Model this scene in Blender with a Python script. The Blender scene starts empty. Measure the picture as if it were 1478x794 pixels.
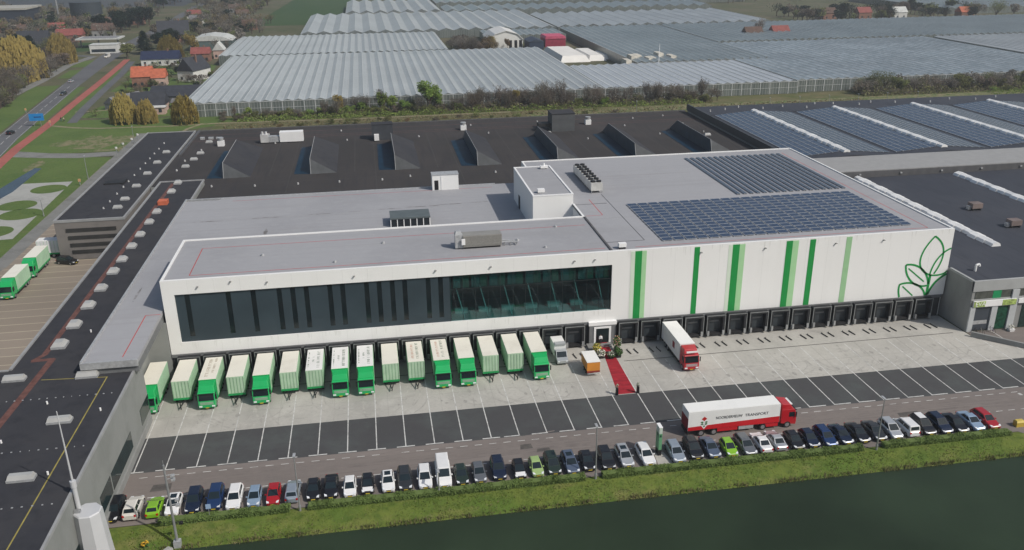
import bpy, math, random
from mathutils import Vector, Matrix
R = math.radians
rnd = random.Random(7)
C = bpy.context.scene.collection
sc = bpy.context.scene

# ---------------------------------------------------------------- materials
MATS = {}
def M(name, col, rough=.8, metal=0., var=.12, scale=.6, spec=.3, bump=0., col2=None, detail=4., objrand=0., coat=0.):
    if name in MATS: return MATS[name]
    m = bpy.data.materials.new(name); m.use_nodes = True
    nt = m.node_tree; b = nt.nodes['Principled BSDF']
    b.inputs['Roughness'].default_value = rough; b.inputs['Metallic'].default_value = metal
    b.inputs['Specular IOR Level'].default_value = spec; b.inputs['Coat Weight'].default_value = coat
    geo = nt.nodes.new('ShaderNodeNewGeometry')
    n = nt.nodes.new('ShaderNodeTexNoise'); n.inputs['Scale'].default_value = scale; n.inputs['Detail'].default_value = detail
    nt.links.new(geo.outputs['Position'], n.inputs['Vector'])
    rp = nt.nodes.new('ShaderNodeValToRGB')
    a = tuple(max(0, c*(1-var)) for c in col); d = col2 if col2 else tuple(min(1, c*(1+var)) for c in col)
    rp.color_ramp.elements[0].position = .32; rp.color_ramp.elements[0].color = (*a, 1)
    rp.color_ramp.elements[1].position = .68; rp.color_ramp.elements[1].color = (*d, 1)
    nt.links.new(n.outputs['Fac'], rp.inputs['Fac'])
    out = rp.outputs['Color']
    if objrand:
        oi = nt.nodes.new('ShaderNodeObjectInfo'); hs = nt.nodes.new('ShaderNodeHueSaturation')
        mr = nt.nodes.new('ShaderNodeMapRange'); mr.inputs['To Min'].default_value = 1-objrand; mr.inputs['To Max'].default_value = 1+objrand
        nt.links.new(oi.outputs['Random'], mr.inputs['Value']); nt.links.new(mr.outputs['Result'], hs.inputs['Value'])
        mh = nt.nodes.new('ShaderNodeMapRange'); mh.inputs['To Min'].default_value = .5-objrand*.06; mh.inputs['To Max'].default_value = .5+objrand*.06
        mm = nt.nodes.new('ShaderNodeMath'); mm.operation = 'FRACT'; mu = nt.nodes.new('ShaderNodeMath'); mu.operation = 'MULTIPLY'; mu.inputs[1].default_value = 7.31
        nt.links.new(oi.outputs['Random'], mu.inputs[0]); nt.links.new(mu.outputs[0], mm.inputs[0]); nt.links.new(mm.outputs[0], mh.inputs['Value'])
        nt.links.new(mh.outputs['Result'], hs.inputs['Hue'])
        nt.links.new(out, hs.inputs['Color']); out = hs.outputs['Color']
    nt.links.new(out, b.inputs['Base Color'])
    if bump:
        bp = nt.nodes.new('ShaderNodeBump'); bp.inputs['Strength'].default_value = bump
        n2 = nt.nodes.new('ShaderNodeTexNoise'); n2.inputs['Scale'].default_value = scale*6
        nt.links.new(geo.outputs['Position'], n2.inputs['Vector']); nt.links.new(n2.outputs['Fac'], bp.inputs['Height'])
        nt.links.new(bp.outputs['Normal'], b.inputs['Normal'])
    MATS[name] = m
    return m

def layered(name, base, layers, rough=.9, spec=.2, bump=0., bump_scale=3.):
    """base colour with several noise layers mixed in: (colour, scale, low, high, amount, (sx,sy,sz))"""
    if name in MATS: return MATS[name]
    m = bpy.data.materials.new(name); m.use_nodes = True
    nt = m.node_tree; b = nt.nodes['Principled BSDF']; b.inputs['Roughness'].default_value = rough; b.inputs['Specular IOR Level'].default_value = spec
    geo = nt.nodes.new('ShaderNodeNewGeometry')
    rgb = nt.nodes.new('ShaderNodeRGB'); rgb.outputs[0].default_value = (*base, 1); cur = rgb.outputs[0]
    for k, (col, scale, lo, hi, amt, st) in enumerate(layers):
        mp = nt.nodes.new('ShaderNodeMapping'); mp.inputs['Scale'].default_value = st; mp.inputs['Location'].default_value = (k*13.7, k*5.1, k*3.3)
        nt.links.new(geo.outputs['Position'], mp.inputs['Vector'])
        n = nt.nodes.new('ShaderNodeTexNoise'); n.inputs['Scale'].default_value = scale; n.inputs['Detail'].default_value = 6; n.inputs['Roughness'].default_value = .62
        nt.links.new(mp.outputs[0], n.inputs['Vector'])
        mr = nt.nodes.new('ShaderNodeMapRange'); mr.inputs['From Min'].default_value = lo; mr.inputs['From Max'].default_value = hi; mr.inputs['To Max'].default_value = amt
        nt.links.new(n.outputs['Fac'], mr.inputs['Value'])
        mx = nt.nodes.new('ShaderNodeMix'); mx.data_type = 'RGBA'
        nt.links.new(mr.outputs['Result'], mx.inputs['Factor']); nt.links.new(cur, mx.inputs['A']); mx.inputs['B'].default_value = (*col, 1)
        cur = mx.outputs['Result']
    nt.links.new(cur, b.inputs['Base Color'])
    if bump:
        bp = nt.nodes.new('ShaderNodeBump'); bp.inputs['Strength'].default_value = bump; bp.inputs['Distance'].default_value = .2
        n2 = nt.nodes.new('ShaderNodeTexNoise'); n2.inputs['Scale'].default_value = bump_scale; n2.inputs['Detail'].default_value = 5
        nt.links.new(geo.outputs['Position'], n2.inputs['Vector']); nt.links.new(n2.outputs['Fac'], bp.inputs['Height'])
        nt.links.new(bp.outputs['Normal'], b.inputs['Normal'])
    MATS[name] = m
    return m

def panes(name, c1, c2, line, bw, bh, rough=.35, mortar=.05, spec=.5, noise=.0, metal=0., rot=0., offset=0.):
    """brick-texture panes laid out in world XY metres"""
    if name in MATS: return MATS[name]
    m = bpy.data.materials.new(name); m.use_nodes = True
    nt = m.node_tree; b = nt.nodes['Principled BSDF']
    b.inputs['Roughness'].default_value = rough; b.inputs['Specular IOR Level'].default_value = spec; b.inputs['Metallic'].default_value = metal
    geo = nt.nodes.new('ShaderNodeNewGeometry'); mp = nt.nodes.new('ShaderNodeMapping'); mp.inputs['Rotation'].default_value = (0, 0, rot)
    nt.links.new(geo.outputs['Position'], mp.inputs['Vector'])
    br = nt.nodes.new('ShaderNodeTexBrick'); br.offset = offset; br.squash = 1
    br.inputs['Scale'].default_value = 1; br.inputs['Brick Width'].default_value = bw; br.inputs['Row Height'].default_value = bh
    br.inputs['Mortar Size'].default_value = mortar; br.inputs['Mortar Smooth'].default_value = .1
    br.inputs['Color1'].default_value = (*c1, 1); br.inputs['Color2'].default_value = (*c2, 1); br.inputs['Mortar'].default_value = (*line, 1)
    nt.links.new(mp.outputs[0], br.inputs['Vector'])
    cur = br.outputs['Color']
    if noise:
        n = nt.nodes.new('ShaderNodeTexNoise'); n.inputs['Scale'].default_value = .035; n.inputs['Detail'].default_value = 5
        nt.links.new(geo.outputs['Position'], n.inputs['Vector'])
        mr = nt.nodes.new('ShaderNodeMapRange'); mr.inputs['From Min'].default_value = .3; mr.inputs['From Max'].default_value = .7
        mr.inputs['To Min'].default_value = 1-noise; mr.inputs['To Max'].default_value = 1+noise
        nt.links.new(n.outputs['Fac'], mr.inputs['Value'])
        hs = nt.nodes.new('ShaderNodeHueSaturation'); nt.links.new(mr.outputs['Result'], hs.inputs['Value']); nt.links.new(cur, hs.inputs['Color']); cur = hs.outputs['Color']
    nt.links.new(cur, b.inputs['Base Color'])
    MATS[name] = m
    return m

def clear_glass(name, tint, fac):
    if name in MATS: return MATS[name]
    m = bpy.data.materials.new(name); m.use_nodes = True
    nt = m.node_tree; nt.nodes.remove(nt.nodes['Principled BSDF']); out = nt.nodes['Material Output']
    t = nt.nodes.new('ShaderNodeBsdfTransparent'); t.inputs['Color'].default_value = (*tint, 1)
    g = nt.nodes.new('ShaderNodeBsdfGlossy'); g.inputs['Roughness'].default_value = .03; g.inputs['Color'].default_value = (.8, .85, .88, 1)
    mx = nt.nodes.new('ShaderNodeMixShader'); mx.inputs['Fac'].default_value = fac
    nt.links.new(t.outputs[0], mx.inputs[1]); nt.links.new(g.outputs[0], mx.inputs[2]); nt.links.new(mx.outputs[0], out.inputs['Surface'])
    MATS[name] = m
    return m

# ---------------------------------------------------------------- mesh builder
class MB:
    def __init__(s): s.v = []; s.f = []; s.m = []
    def poly(s, pts, m=0):
        b = len(s.v); s.v += [tuple(p) for p in pts]; s.f.append(tuple(range(b, b+len(pts)))); s.m.append(m); return s
    def hexa(s, p, m=0, ms=None):
        """p: 8 points, bottom 4 counter-clockwise then top 4"""
        b = len(s.v); s.v += [tuple(q) for q in p]
        F = [(3,2,1,0),(4,5,6,7),(0,1,5,4),(1,2,6,5),(2,3,7,6),(3,0,4,7)]   # bottom top front right back left
        for i, f in enumerate(F):
            s.f.append(tuple(b+k for k in f)); s.m.append(ms[i] if ms else m)
        return s
    def box(s, x0, x1, y0, y1, z0, z1, m=0, ms=None):
        return s.hexa([(x0,y0,z0),(x1,y0,z0),(x1,y1,z0),(x0,y1,z0),(x0,y0,z1),(x1,y0,z1),(x1,y1,z1),(x0,y1,z1)], m, ms)
    def taper(s, x0, x1, y0, y1, z0, z1, ix, iy, m=0, ms=None):
        return s.hexa([(x0,y0,z0),(x1,y0,z0),(x1,y1,z0),(x0,y1,z0),(x0+ix,y0+iy,z1),(x1-ix,y0+iy,z1),(x1-ix,y1-iy,z1),(x0+ix,y1-iy,z1)], m, ms)
    def prism_x(s, prof, x0, x1, m=0, mcap=None, ms=None):
        """profile of (y,z) extruded along x"""
        n = len(prof); b = len(s.v)
        s.v += [(x0, y, z) for y, z in prof]+[(x1, y, z) for y, z in prof]
        for i in range(n):
            j = (i+1) % n; s.f.append((b+i, b+j, b+n+j, b+n+i)); s.m.append(ms[i] if ms else m)
        s.f.append(tuple(b+n-1-i for i in range(n))); s.m.append(m if mcap is None else mcap)
        s.f.append(tuple(b+n+i for i in range(n))); s.m.append(m if mcap is None else mcap)
        return s
    def prism_y(s, prof, y0, y1, m=0, mcap=None, ms=None):
        """profile of (x,z) extruded along y"""
        n = len(prof); b = len(s.v)
        s.v += [(x, y0, z) for x, z in prof]+[(x, y1, z) for x, z in prof]
        for i in range(n):
            j = (i+1) % n; s.f.append((b+i, b+n+i, b+n+j, b+j)); s.m.append(ms[i] if ms else m)
        s.f.append(tuple(b+i for i in range(n))); s.m.append(m if mcap is None else mcap)
        s.f.append(tuple(b+2*n-1-i for i in range(n))); s.m.append(m if mcap is None else mcap)
        return s
    def tube(s, p, q, r0, r1=None, n=8, m=0, cap=True):
        r1 = r0 if r1 is None else r1
        p = Vector(p); q = Vector(q); d = (q-p).normalized()
        a = d.cross(Vector((0, 0, 1)))
        if a.length < .05: a = d.cross(Vector((1, 0, 0)))
        a.normalize(); c = d.cross(a)
        b = len(s.v)
        for o, r in ((p, r0), (q, r1)):
            for k in range(n):
                t = 2*math.pi*k/n; s.v.append(tuple(o+a*(r*math.cos(t))+c*(r*math.sin(t))))
        for k in range(n):
            j = (k+1) % n; s.f.append((b+k, b+n+k, b+n+j, b+j)); s.m.append(m)
        if cap:
            s.f.append(tuple(b+k for k in range(n))); s.m.append(m); s.f.append(tuple(b+2*n-1-k for k in range(n))); s.m.append(m)
        return s
    def disc(s, x, y, z, rx, ry, n=32, m=0):
        return s.poly([(x+rx*math.cos(2*math.pi*k/n), y+ry*math.sin(2*math.pi*k/n), z) for k in range(n)], m)
    def strip(s, pts, w, z, m=0):
        """flat ribbon of width w along xy points"""
        L = []; Rr = []
        for i, p in enumerate(pts):
            a = Vector(pts[max(0, i-1)]); c = Vector(pts[min(len(pts)-1, i+1)]); d = (c-a).normalized(); nrm = Vector((-d.y, d.x))*(w[i] if isinstance(w, (list, tuple)) else w)*.5
            L.append((p[0]+nrm.x, p[1]+nrm.y, z)); Rr.append((p[0]-nrm.x, p[1]-nrm.y, z))
        for i in range(len(pts)-1): s.poly([Rr[i], Rr[i+1], L[i+1], L[i]], m)
        return s
    def mesh(s, name, mats, smooth=False):
        me = bpy.data.meshes.new(name); me.from_pydata(s.v, [], s.f)
        for m in mats: me.materials.append(m)
        me.polygons.foreach_set('material_index', s.m)
        if smooth: me.polygons.foreach_set('use_smooth', [True]*len(s.f))
        me.update(); return me
    def build(s, name, mats, parent=None, smooth=False, loc=None, bevel=0.):
        if not isinstance(mats, (list, tuple)): mats = [mats]
        o = bpy.data.objects.new(name, s.mesh(name, mats, smooth)); C.objects.link(o)
        if parent: o.parent = parent
        if loc: o.location = loc
        if bevel:
            bm = o.modifiers.new('edge', 'BEVEL'); bm.width = bevel; bm.segments = 2; bm.limit_method = 'ANGLE'
        return o

def thing(name, label, cat, loc=(0,0,0), rotz=0., group=None):
    o = bpy.data.objects.new(name, None); C.objects.link(o); o.location = loc; o.rotation_euler = (0, 0, rotz); o.empty_display_size = .2
    return tag(o, label, cat, group)
def tag(o, label, cat, group=None):
    o['label'] = label; o['category'] = cat
    if group: o['group'] = group
    return o
def struct(o): o['kind'] = 'structure'; return o
def part(name, me, parent, loc=(0,0,0), rot=(0,0,0)):
    o = bpy.data.objects.new(name, me); C.objects.link(o); o.parent = parent; o.location = loc; o.rotation_euler = rot; return o
def dup(root, loc, rotz=0., label=None, group=None, scale=None):
    r = root.copy(); C.objects.link(r); r.location = loc; r.rotation_euler = (0, 0, rotz)
    if scale: r.scale = scale
    if label: r['label'] = label
    if group: r['group'] = group
    for ch in list(root.children):
        c = ch.copy(); C.objects.link(c); c.parent = r
        for g in list(ch.children):
            d = g.copy(); C.objects.link(d); d.parent = c
    return r
def lettering(name, s, size, m, parent, loc, rot, sx=1., width=None, flip=False):
    cu = bpy.data.curves.new(name, 'FONT'); cu.body = s; cu.size = size; cu.align_x = 'CENTER'; cu.align_y = 'CENTER'; cu.extrude = .004; cu.offset = .0
    t = bpy.data.objects.new(name, cu); C.objects.link(t)
    bpy.context.view_layer.update()
    me = bpy.data.meshes.new_from_object(t.evaluated_get(bpy.context.evaluated_depsgraph_get()))
    w = max(v.co.x for v in me.vertices)-min(v.co.x for v in me.vertices)
    C.objects.unlink(t); bpy.data.objects.remove(t)
    me.materials.clear(); me.materials.append(m)
    o = bpy.data.objects.new(name, me); C.objects.link(o); o.parent = parent; o.location = loc; o.rotation_euler = rot
    o.scale = ((width/w) if width else sx, 1, 1)
    return o

# palette
white = layered('white_cladding', (.79,.79,.78), [((.74,.74,.725),.35,.48,.72,.55,(1,1,.12)), ((.82,.82,.815),.08,.45,.65,.6,(1,1,1)), ((.70,.70,.68),1.1,.62,.78,.35,(1,1,.06))], .5)
trimw = M('white_trim', (.80,.80,.80), .5, var=.03)
roofg = layered('grey_roof_membrane', (.335,.337,.355), [((.285,.287,.305),.05,.45,.65,.7,(1,1,1)), ((.375,.377,.39),.6,.5,.75,.5,(1,1,1)), ((.25,.24,.235),.12,.63,.75,.4,(.3,2,1)), ((.29,.29,.30),.5,.55,.62,.35,(.02,1.2,1))], .75)
roofb = layered('black_bitumen_roof', (.038,.039,.046), [((.052,.051,.055),.08,.4,.65,.8,(1,1,1)), ((.026,.027,.033),.5,.5,.7,.7,(1,1,1)), ((.085,.083,.083),1.6,.66,.78,.55,(1,1,1))], .85)
roofb2 = layered('brown_black_bitumen_roof', (.043,.040,.040), [((.060,.053,.052),.05,.4,.65,.8,(1,1,1)), ((.034,.033,.037),.25,.5,.7,.7,(3,.25,1)), ((.085,.075,.070),1.2,.66,.78,.5,(1,1,1))], .88)
roofblue = layered('blue_black_bitumen_roof', (.044,.049,.063), [((.060,.064,.078),.06,.4,.65,.8,(1,1,1)), ((.034,.037,.048),.4,.5,.7,.7,(3,.3,1))], .7)
darkwall = M('dark_dock_cladding', (.045,.047,.05), .6, var=.15)
midgrey = M('mid_grey_panel', (.16,.165,.17), .6, var=.1)
concw = layered('grey_concrete_wall', (.26,.265,.26), [((.19,.19,.185),.3,.45,.7,.7,(1,1,.4)), ((.32,.32,.31),.12,.5,.7,.5,(1,1,1))], .85)
rubber = M('black_rubber', (.018,.018,.02), .7, var=.15)
tyre = M('tyre_rubber', (.015,.015,.016), .85, var=.1)
rimm = M('wheel_rim_alloy', (.38,.38,.40), .4, .6, var=.1)
chas = M('dark_chassis_steel', (.03,.03,.032), .6, .3, var=.2)
steel = M('galvanised_steel', (.42,.43,.44), .45, .6, var=.12, scale=2)
glassd = M('dark_vehicle_glass', (.012,.02,.024), .08, spec=.6, var=.1)
blackm = M('black_paint', (.012,.012,.014), .4, var=.1)
redline = M('red_roof_line_paint', (.45,.06,.06), .8, var=.25, scale=1.5)
linew = layered('white_road_paint', (.60,.60,.58), [((.30,.295,.285),1.2,.48,.66,.8,(1,1,1)), ((.22,.215,.21),.25,.55,.72,.6,(1,1,1))], .8)
lamp = M('headlight_lens', (.75,.77,.80), .12, var=.05, spec=.6)
tailr = M('tail_light_red', (.40,.012,.012), .25, var=.1)
alu = M('light_grey_metal', (.45,.46,.47), .45, .3, var=.15, scale=2)
solar = panes('solar_cells', (.020,.038,.082), (.029,.048,.098), (.08,.105,.145), .30, .30, .22, .015, .36)
solarf = M('solar_frame_alu', (.44,.46,.49), .45, .2, var=.1)
# ================================================================ SETTING
ground_m = layered('rough_ground', (.095,.10,.052), [((.15,.125,.085),.03,.45,.62,.8,(1,1,1)), ((.05,.07,.028),.11,.5,.7,.8,(1,1,1)), ((.16,.14,.10),.35,.6,.75,.5,(1,1,1)), ((.04,.05,.02),1.3,.5,.7,.5,(1,1,1))], .95)
lawn_m = layered('mown_lawn', (.105,.155,.042), [((.08,.13,.034),.06,.42,.62,.9,(1,1,1)), ((.12,.15,.05),.35,.5,.7,.6,(1,1,1)), ((.05,.09,.02),1.6,.5,.7,.6,(1,1,1)), ((.15,.14,.075),.16,.64,.75,.5,(1,1,1))], .95, bump=.4)
bank_m = layered('bank_turf', (.125,.16,.032), [((.085,.14,.024),.14,.45,.62,.9,(1,1,1)), ((.18,.17,.062),.3,.52,.68,.8,(.5,1,1)), ((.06,.10,.018),.8,.45,.65,.7,(1,1,1)), ((.22,.185,.12),.6,.66,.76,.5,(.4,1,1))], .95, bump=.3)
concrete = layered('yard_concrete', (.45,.435,.40), [((.35,.34,.315),.09,.42,.64,.9,(1,.5,1)), ((.51,.495,.46),.35,.5,.7,.7,(.7,.7,1)), ((.27,.26,.245),.45,.60,.74,.8,(.35,.9,1)), ((.30,.29,.27),2.4,.5,.75,.5,(1,1,1))], .85, bump=.05)
asphalt_bay = layered('dark_bay_asphalt', (.068,.068,.071), [((.085,.094,.093),.12,.45,.65,.8,(1,1,1)), ((.062,.062,.065),.8,.5,.7,.6,(1,1,1)), ((.11,.108,.105),3.,.6,.75,.5,(1,1,1))], .9)
road_brown = layered('service_road_asphalt', (.205,.178,.164), [((.165,.145,.136),.07,.42,.64,.9,(.3,1,1)), ((.245,.215,.20),.3,.5,.7,.7,(.25,1,1)), ((.14,.125,.12),.5,.62,.75,.6,(.4,1,1)), ((.22,.195,.18),3.,.5,.75,.4,(1,1,1))], .9)
road_grey = layered('main_road_asphalt', (.125,.128,.135), [((.10,.10,.11),.05,.45,.65,.9,(1,1,1)), ((.15,.15,.155),.4,.5,.7,.6,(1,1,1))], .9)
cycle_m = layered('red_cycle_asphalt', (.36,.115,.095), [((.30,.10,.085),.08,.45,.65,.9,(1,1,1)), ((.40,.15,.125),.5,.5,.7,.6,(1,1,1))], .9)
sandp = layered('sandy_path', (.26,.22,.15), [((.18,.17,.09),.3,.45,.65,.8,(1,1,1))], .95)
soil_m = layered('bare_sandy_soil', (.20,.18,.10), [((.085,.125,.035),.35,.42,.58,1.,(1,1,1)), ((.28,.25,.17),.9,.5,.7,.8,(1,1,1))], .95)
brickpav = panes('clinker_yard_paving', (.25,.21,.17), (.275,.232,.19), (.42,.365,.28), 60., 3.45, .9, .12, .2, noise=.14)
plaza_m = layered('pale_plaza_concrete', (.36,.36,.34), [((.28,.28,.265),.15,.45,.65,.8,(1,1,1)), ((.42,.42,.40),1.,.5,.7,.6,(1,1,1))], .9)
greypath = layered('grey_path_paving', (.21,.21,.20), [((.16,.16,.15),.2,.45,.65,.9,(1,1,1)), ((.25,.25,.24),1.,.5,.7,.6,(1,1,1))], .9)

def water_mat(name, col, rough, bscale, bstr):
    m = bpy.data.materials.new(name); m.use_nodes = True; nt = m.node_tree; b = nt.nodes['Principled BSDF']
    b.inputs['Base Color'].default_value = (*col, 1); b.inputs['Roughness'].default_value = rough; b.inputs['IOR'].default_value = 1.333
    b.inputs['Specular IOR Level'].default_value = .22
    geo = nt.nodes.new('ShaderNodeNewGeometry'); n = nt.nodes.new('ShaderNodeTexNoise'); n.inputs['Scale'].default_value = bscale; n.inputs['Detail'].default_value = 6
    bp = nt.nodes.new('ShaderNodeBump'); bp.inputs['Strength'].default_value = bstr; bp.inputs['Distance'].default_value = .1
    nt.links.new(geo.outputs['Position'], n.inputs['Vector']); nt.links.new(n.outputs['Fac'], bp.inputs['Height']); nt.links.new(bp.outputs['Normal'], b.inputs['Normal'])
    n3 = nt.nodes.new('ShaderNodeTexNoise'); n3.inputs['Scale'].default_value = .05; n3.inputs['Detail'].default_value = 4
    nt.links.new(geo.outputs['Position'], n3.inputs['Vector'])
    rp = nt.nodes.new('ShaderNodeValToRGB'); rp.color_ramp.elements[0].position = .35; rp.color_ramp.elements[1].position = .65
    rp.color_ramp.elements[0].color = (*[c*.8 for c in col], 1); rp.color_ramp.elements[1].color = (*[c*1.25 for c in col], 1)
    nt.links.new(n3.outputs['Fac'], rp.inputs['Fac']); nt.links.new(rp.outputs['Color'], b.inputs['Base Color'])
    return m

# ground: one sheet, cut down to the canal bed in front, out to the horizon
g = MB(); prof = [(6000,-.06),(700,-.06),(240,-.06),(60,-.06),(-38.2,-.06),(-38.9,.02),(-40.6,-.30),(-42.4,-.95),(-43.2,-1.5),(-50,-2.6),(-400,-2.6)]
xs = [-5000,-900,-200,0,60,125,300,1200,5000]
for i in range(len(prof)-1):
    for j in range(len(xs)-1):
        (y1, z1), (y0, z0) = prof[i], prof[i+1]
        g.poly([(xs[j],y0,z0),(xs[j+1],y0,z0),(xs[j+1],y1,z1),(xs[j],y1,z1)], 1 if y1 < -30 else 0)
struct(g.build('ground', [ground_m, bank_m]))
struct(MB().poly([(-600,-300,-1.0),(1500,-300,-1.0),(1500,-42.4,-1.0),(-600,-42.4,-1.0)]).build('canal_water', water_mat('dark_canal_water', (.024,.038,.021), .12, 1.1, .22)))

def sheet(name, pts, m, z): return struct(MB().poly([(x, y, z) for x, y in pts]).build(name, m))
def ribbon(name, pts, w, m, z): return struct(MB().strip(pts, w, z).build(name, m))

# loading yard
sheet('yard_concrete', [(-1.3,-17.9),(147,-17.9),(143.6,-17.2),(135.2,-9.2),(134.9,0.2),(-1.3,.2)], concrete, 0)
sheet('bay_asphalt', [(-2.2,-26.75),(160,-26.75),(160,-17.9),(-1.6,-17.9)], asphalt_bay, 0)
sheet('service_road', [(-6,-38.15),(121.5,-38.15),(124,-41.5),(420,-41.5),(420,-26.75),(-6,-26.75)], road_brown, 0)
sheet('forecourt', [(135.4,-9.9),(143.8,-17.9),(420,-17.9),(420,-7.2),(135.4,-7.2)], road_brown, .002)
pl = MB()
for i in range(36):
    x = 4*i
    pl.box(x-.07, x+.07, -26.4, -7.6 if i > 17 else -6.3, .001, .007)
    if i < 13: pl.box(x-1.25, x+1.25, -26.62, -26.42, .001, .008)
    elif i < 20: pl.box(x-2.2, x+.1, -26.62, -26.42, .001, .008)
    else: pl.box(x-.1, x+2.6, -26.62, -26.42, .001, .008)
for k in range(64):
    x = 1+k*2.02
    if not 15 < k < 17: pl.box(x, x+1.05, -28.0, -27.9, .001, .008)
    pl.box(x, x+1.05, -32.72, -32.6, .001, .008)
for k in range(12):
    pl.box(129+k*1.1, 129.5+k*1.1, -29-k*.55, -28.4-k*.55, .001, .008)
pl.hexa([(132,-27.4,.001),(132.5,-27.4,.001),(126.5,-41,.001),(126.0,-41,.001),(132,-27.4,.008),(132.5,-27.4,.008),(126.5,-41,.008),(126.0,-41,.008)])
struct(pl.build('road_markings', linew))
# tyre marks, oil spots and slab joints on the yard
tm = MB(); r_ = random.Random(12)
for k in range(46):
    x = r_.choice([3.2+3.93*i for i in range(17)]+[99.2-3.95*j for j in range(6,-9,-1)])+r_.uniform(-.5,.5); bend = r_.uniform(-9,9); y0 = r_.uniform(-13,-8); z = .0012+.00005*k
    for s in (-.95,.95):
        P = []
        for q in range(9):
            t = q/8; P.append((x+s+bend*t*t*t, y0-(y0+17.7)*t*.98))
        tm.strip(P, r_.uniform(.16,.30), z)
struct(tm.build('yard_tyre_marks_ground', layered('tyre_mark_concrete', (.405,.39,.36), [((.29,.28,.26),.5,.42,.66,.9,(1,1,1)), ((.45,.435,.40),1.3,.45,.6,.8,(1,1,1))], .85)))
tm = MB()
for k in range(34):
    x = r_.uniform(0,128); y0 = r_.uniform(-30.8,-29); L = r_.uniform(12,34); b0 = r_.uniform(-1.4,2.6); z = .0012+.00005*k
    for s in (-.9,.9): tm.strip([(x+L*q/8, y0+s+b0*(q/8)**2*r_.uniform(.9,1.1)) for q in range(9)], r_.uniform(.14,.24), z)
struct(tm.build('road_tyre_marks_ground', layered('tyre_mark_asphalt', (.175,.153,.142), [((.205,.178,.164),.6,.42,.62,1.,(1,1,1)), ((.13,.115,.11),.3,.5,.7,.7,(1,1,1))], .9)))
oi = MB(); n_ = 0
for k in range(70):
    x = r_.choice([3.2+3.93*i for i in range(17)]+[99.2-3.95*j for j in range(6,-9,-1)])+r_.uniform(-.9,.9); y = r_.uniform(-16.5,-7.8); rr = r_.uniform(.12,.42); n_ += 1
    oi.poly([(x+rr*r_.uniform(.6,1.2)*math.cos(6.283*q/11), y+1.5*rr*r_.uniform(.6,1.2)*math.sin(6.283*q/11), .0044+.00006*n_) for q in range(11)])
struct(oi.build('yard_stains_ground', layered('oily_concrete_stain', (.30,.29,.27), [((.36,.35,.32),2.2,.42,.6,.9,(1,1,1)), ((.22,.21,.20),1.1,.55,.7,.7,(1,1,1))], .8)))
sj = MB()
for x in [1+8*k for k in range(17)]: sj.box(x+.9, x+.93, -17.8, -7.4, .0, .0105)
for y in (-12.6,): sj.box(-1.2, 137, y, y+.03, .0, .0100)
struct(sj.build('yard_joint_lines', M('slab_joint_dark', (.30,.29,.27), .9, var=.2)))
dl = MB(); dl.box(73, 133, -7.12, -6.92, .001, .009); dl.box(1, 68.6, -5.5, -5.3, .001, .009)
struct(dl.build('yard_drain_line', M('dark_drain_grating', (.10,.095,.09), .8, var=.3, scale=2)))
pt = MB()
for x0, x1, y0, y1 in ((51.5,53.3,-30.2,-28.9),(53.6,55.6,-31.2,-30.3),(3,5.6,-31.4,-29.8),(107.5,111,-31.6,-30.4),(128.2,130.2,-33.5,-31.8)): pt.poly([(x0,y0,.004),(x1,y0+.1,.004),(x1-.1,y1,.004),(x0+.2,y1-.1,.004)])
struct(pt.build('road_patch', layered('dark_asphalt_patch', (.085,.078,.075), [((.12,.11,.10),1.,.4,.6,.9,(1,1,1))], .9)))

# left of the complex
sheet('clinker_yard', [(-60,-80),(-17.9,-80),(-17.9,62.4),(-35.4,62.4),(-35.4,160),(-49.3,160),(-49.3,66),(-60,40)], brickpav, -.012)
ribbon('building_path', [(-47.5,60),(-47.4,120),(-47.2,200)], 3.6, greypath, -.004)
ribbon('building_path', [(-54,20),(-50.5,48),(-47.5,60)], 3.6, greypath, -.003)
sheet('lawn', [(-220,60),(-49.3,60),(-49.3,163),(-84,172),(-84,150),(-220,150)], lawn_m, -.030)
sheet('lawn', [(-84,172),(-45.6,172),(-45.4,196),(-24,208),(-24,228),(-96,232),(-90,200)], lawn_m, -.030)
dryg = layered('dry_rough_grass', (.135,.125,.062), [((.085,.105,.035),.09,.42,.60,.9,(.5,1,1)), ((.19,.155,.09),.25,.48,.66,.8,(.4,1,1)), ((.06,.075,.025),.9,.5,.7,.6,(1,1,1))], .95)
sheet('rough_ground', [(-24,156),(420,156),(420,227),(-24,227)], dryg, -.040)
sheet('lawn', [(-40,214),(20,216),(20,224),(-40,222)], lawn_m, -.034)
ribbon('access_road', [(-84,174.5),(-72,170),(-60,167.5),(-46,169)], [7.5,6.5,6.5,6.5], greypath, -.008)
pz = MB(); pz.poly([(-53.0,133.5,-.004),(-66.5,133.5,-.004),(-95,84,-.004),(-95,78,-.004),(-51.4,80.5,-.004)][::-1]); struct(pz.build('plaza_path', plaza_m))
for x, y, r in ((-57.3,126,4.7),(-60.3,110.2,4.8),(-56.6,101.5,5.1),(-65.5,95.3,4.8),(-58.4,86.8,4.9)):
    struct(MB().disc(x, y, .004, r, r).build('round_lawn', lawn_m))
wm = water_mat('ditch_blue_water', (.03,.05,.075), .1, .8, .05)
sheet('ditch_water', [(-67.3,152),(-69.6,153),(-72.5,112),(-69.5,100),(-66.4,125)][::-1], wm, .002)
rs = random.Random(3)
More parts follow.
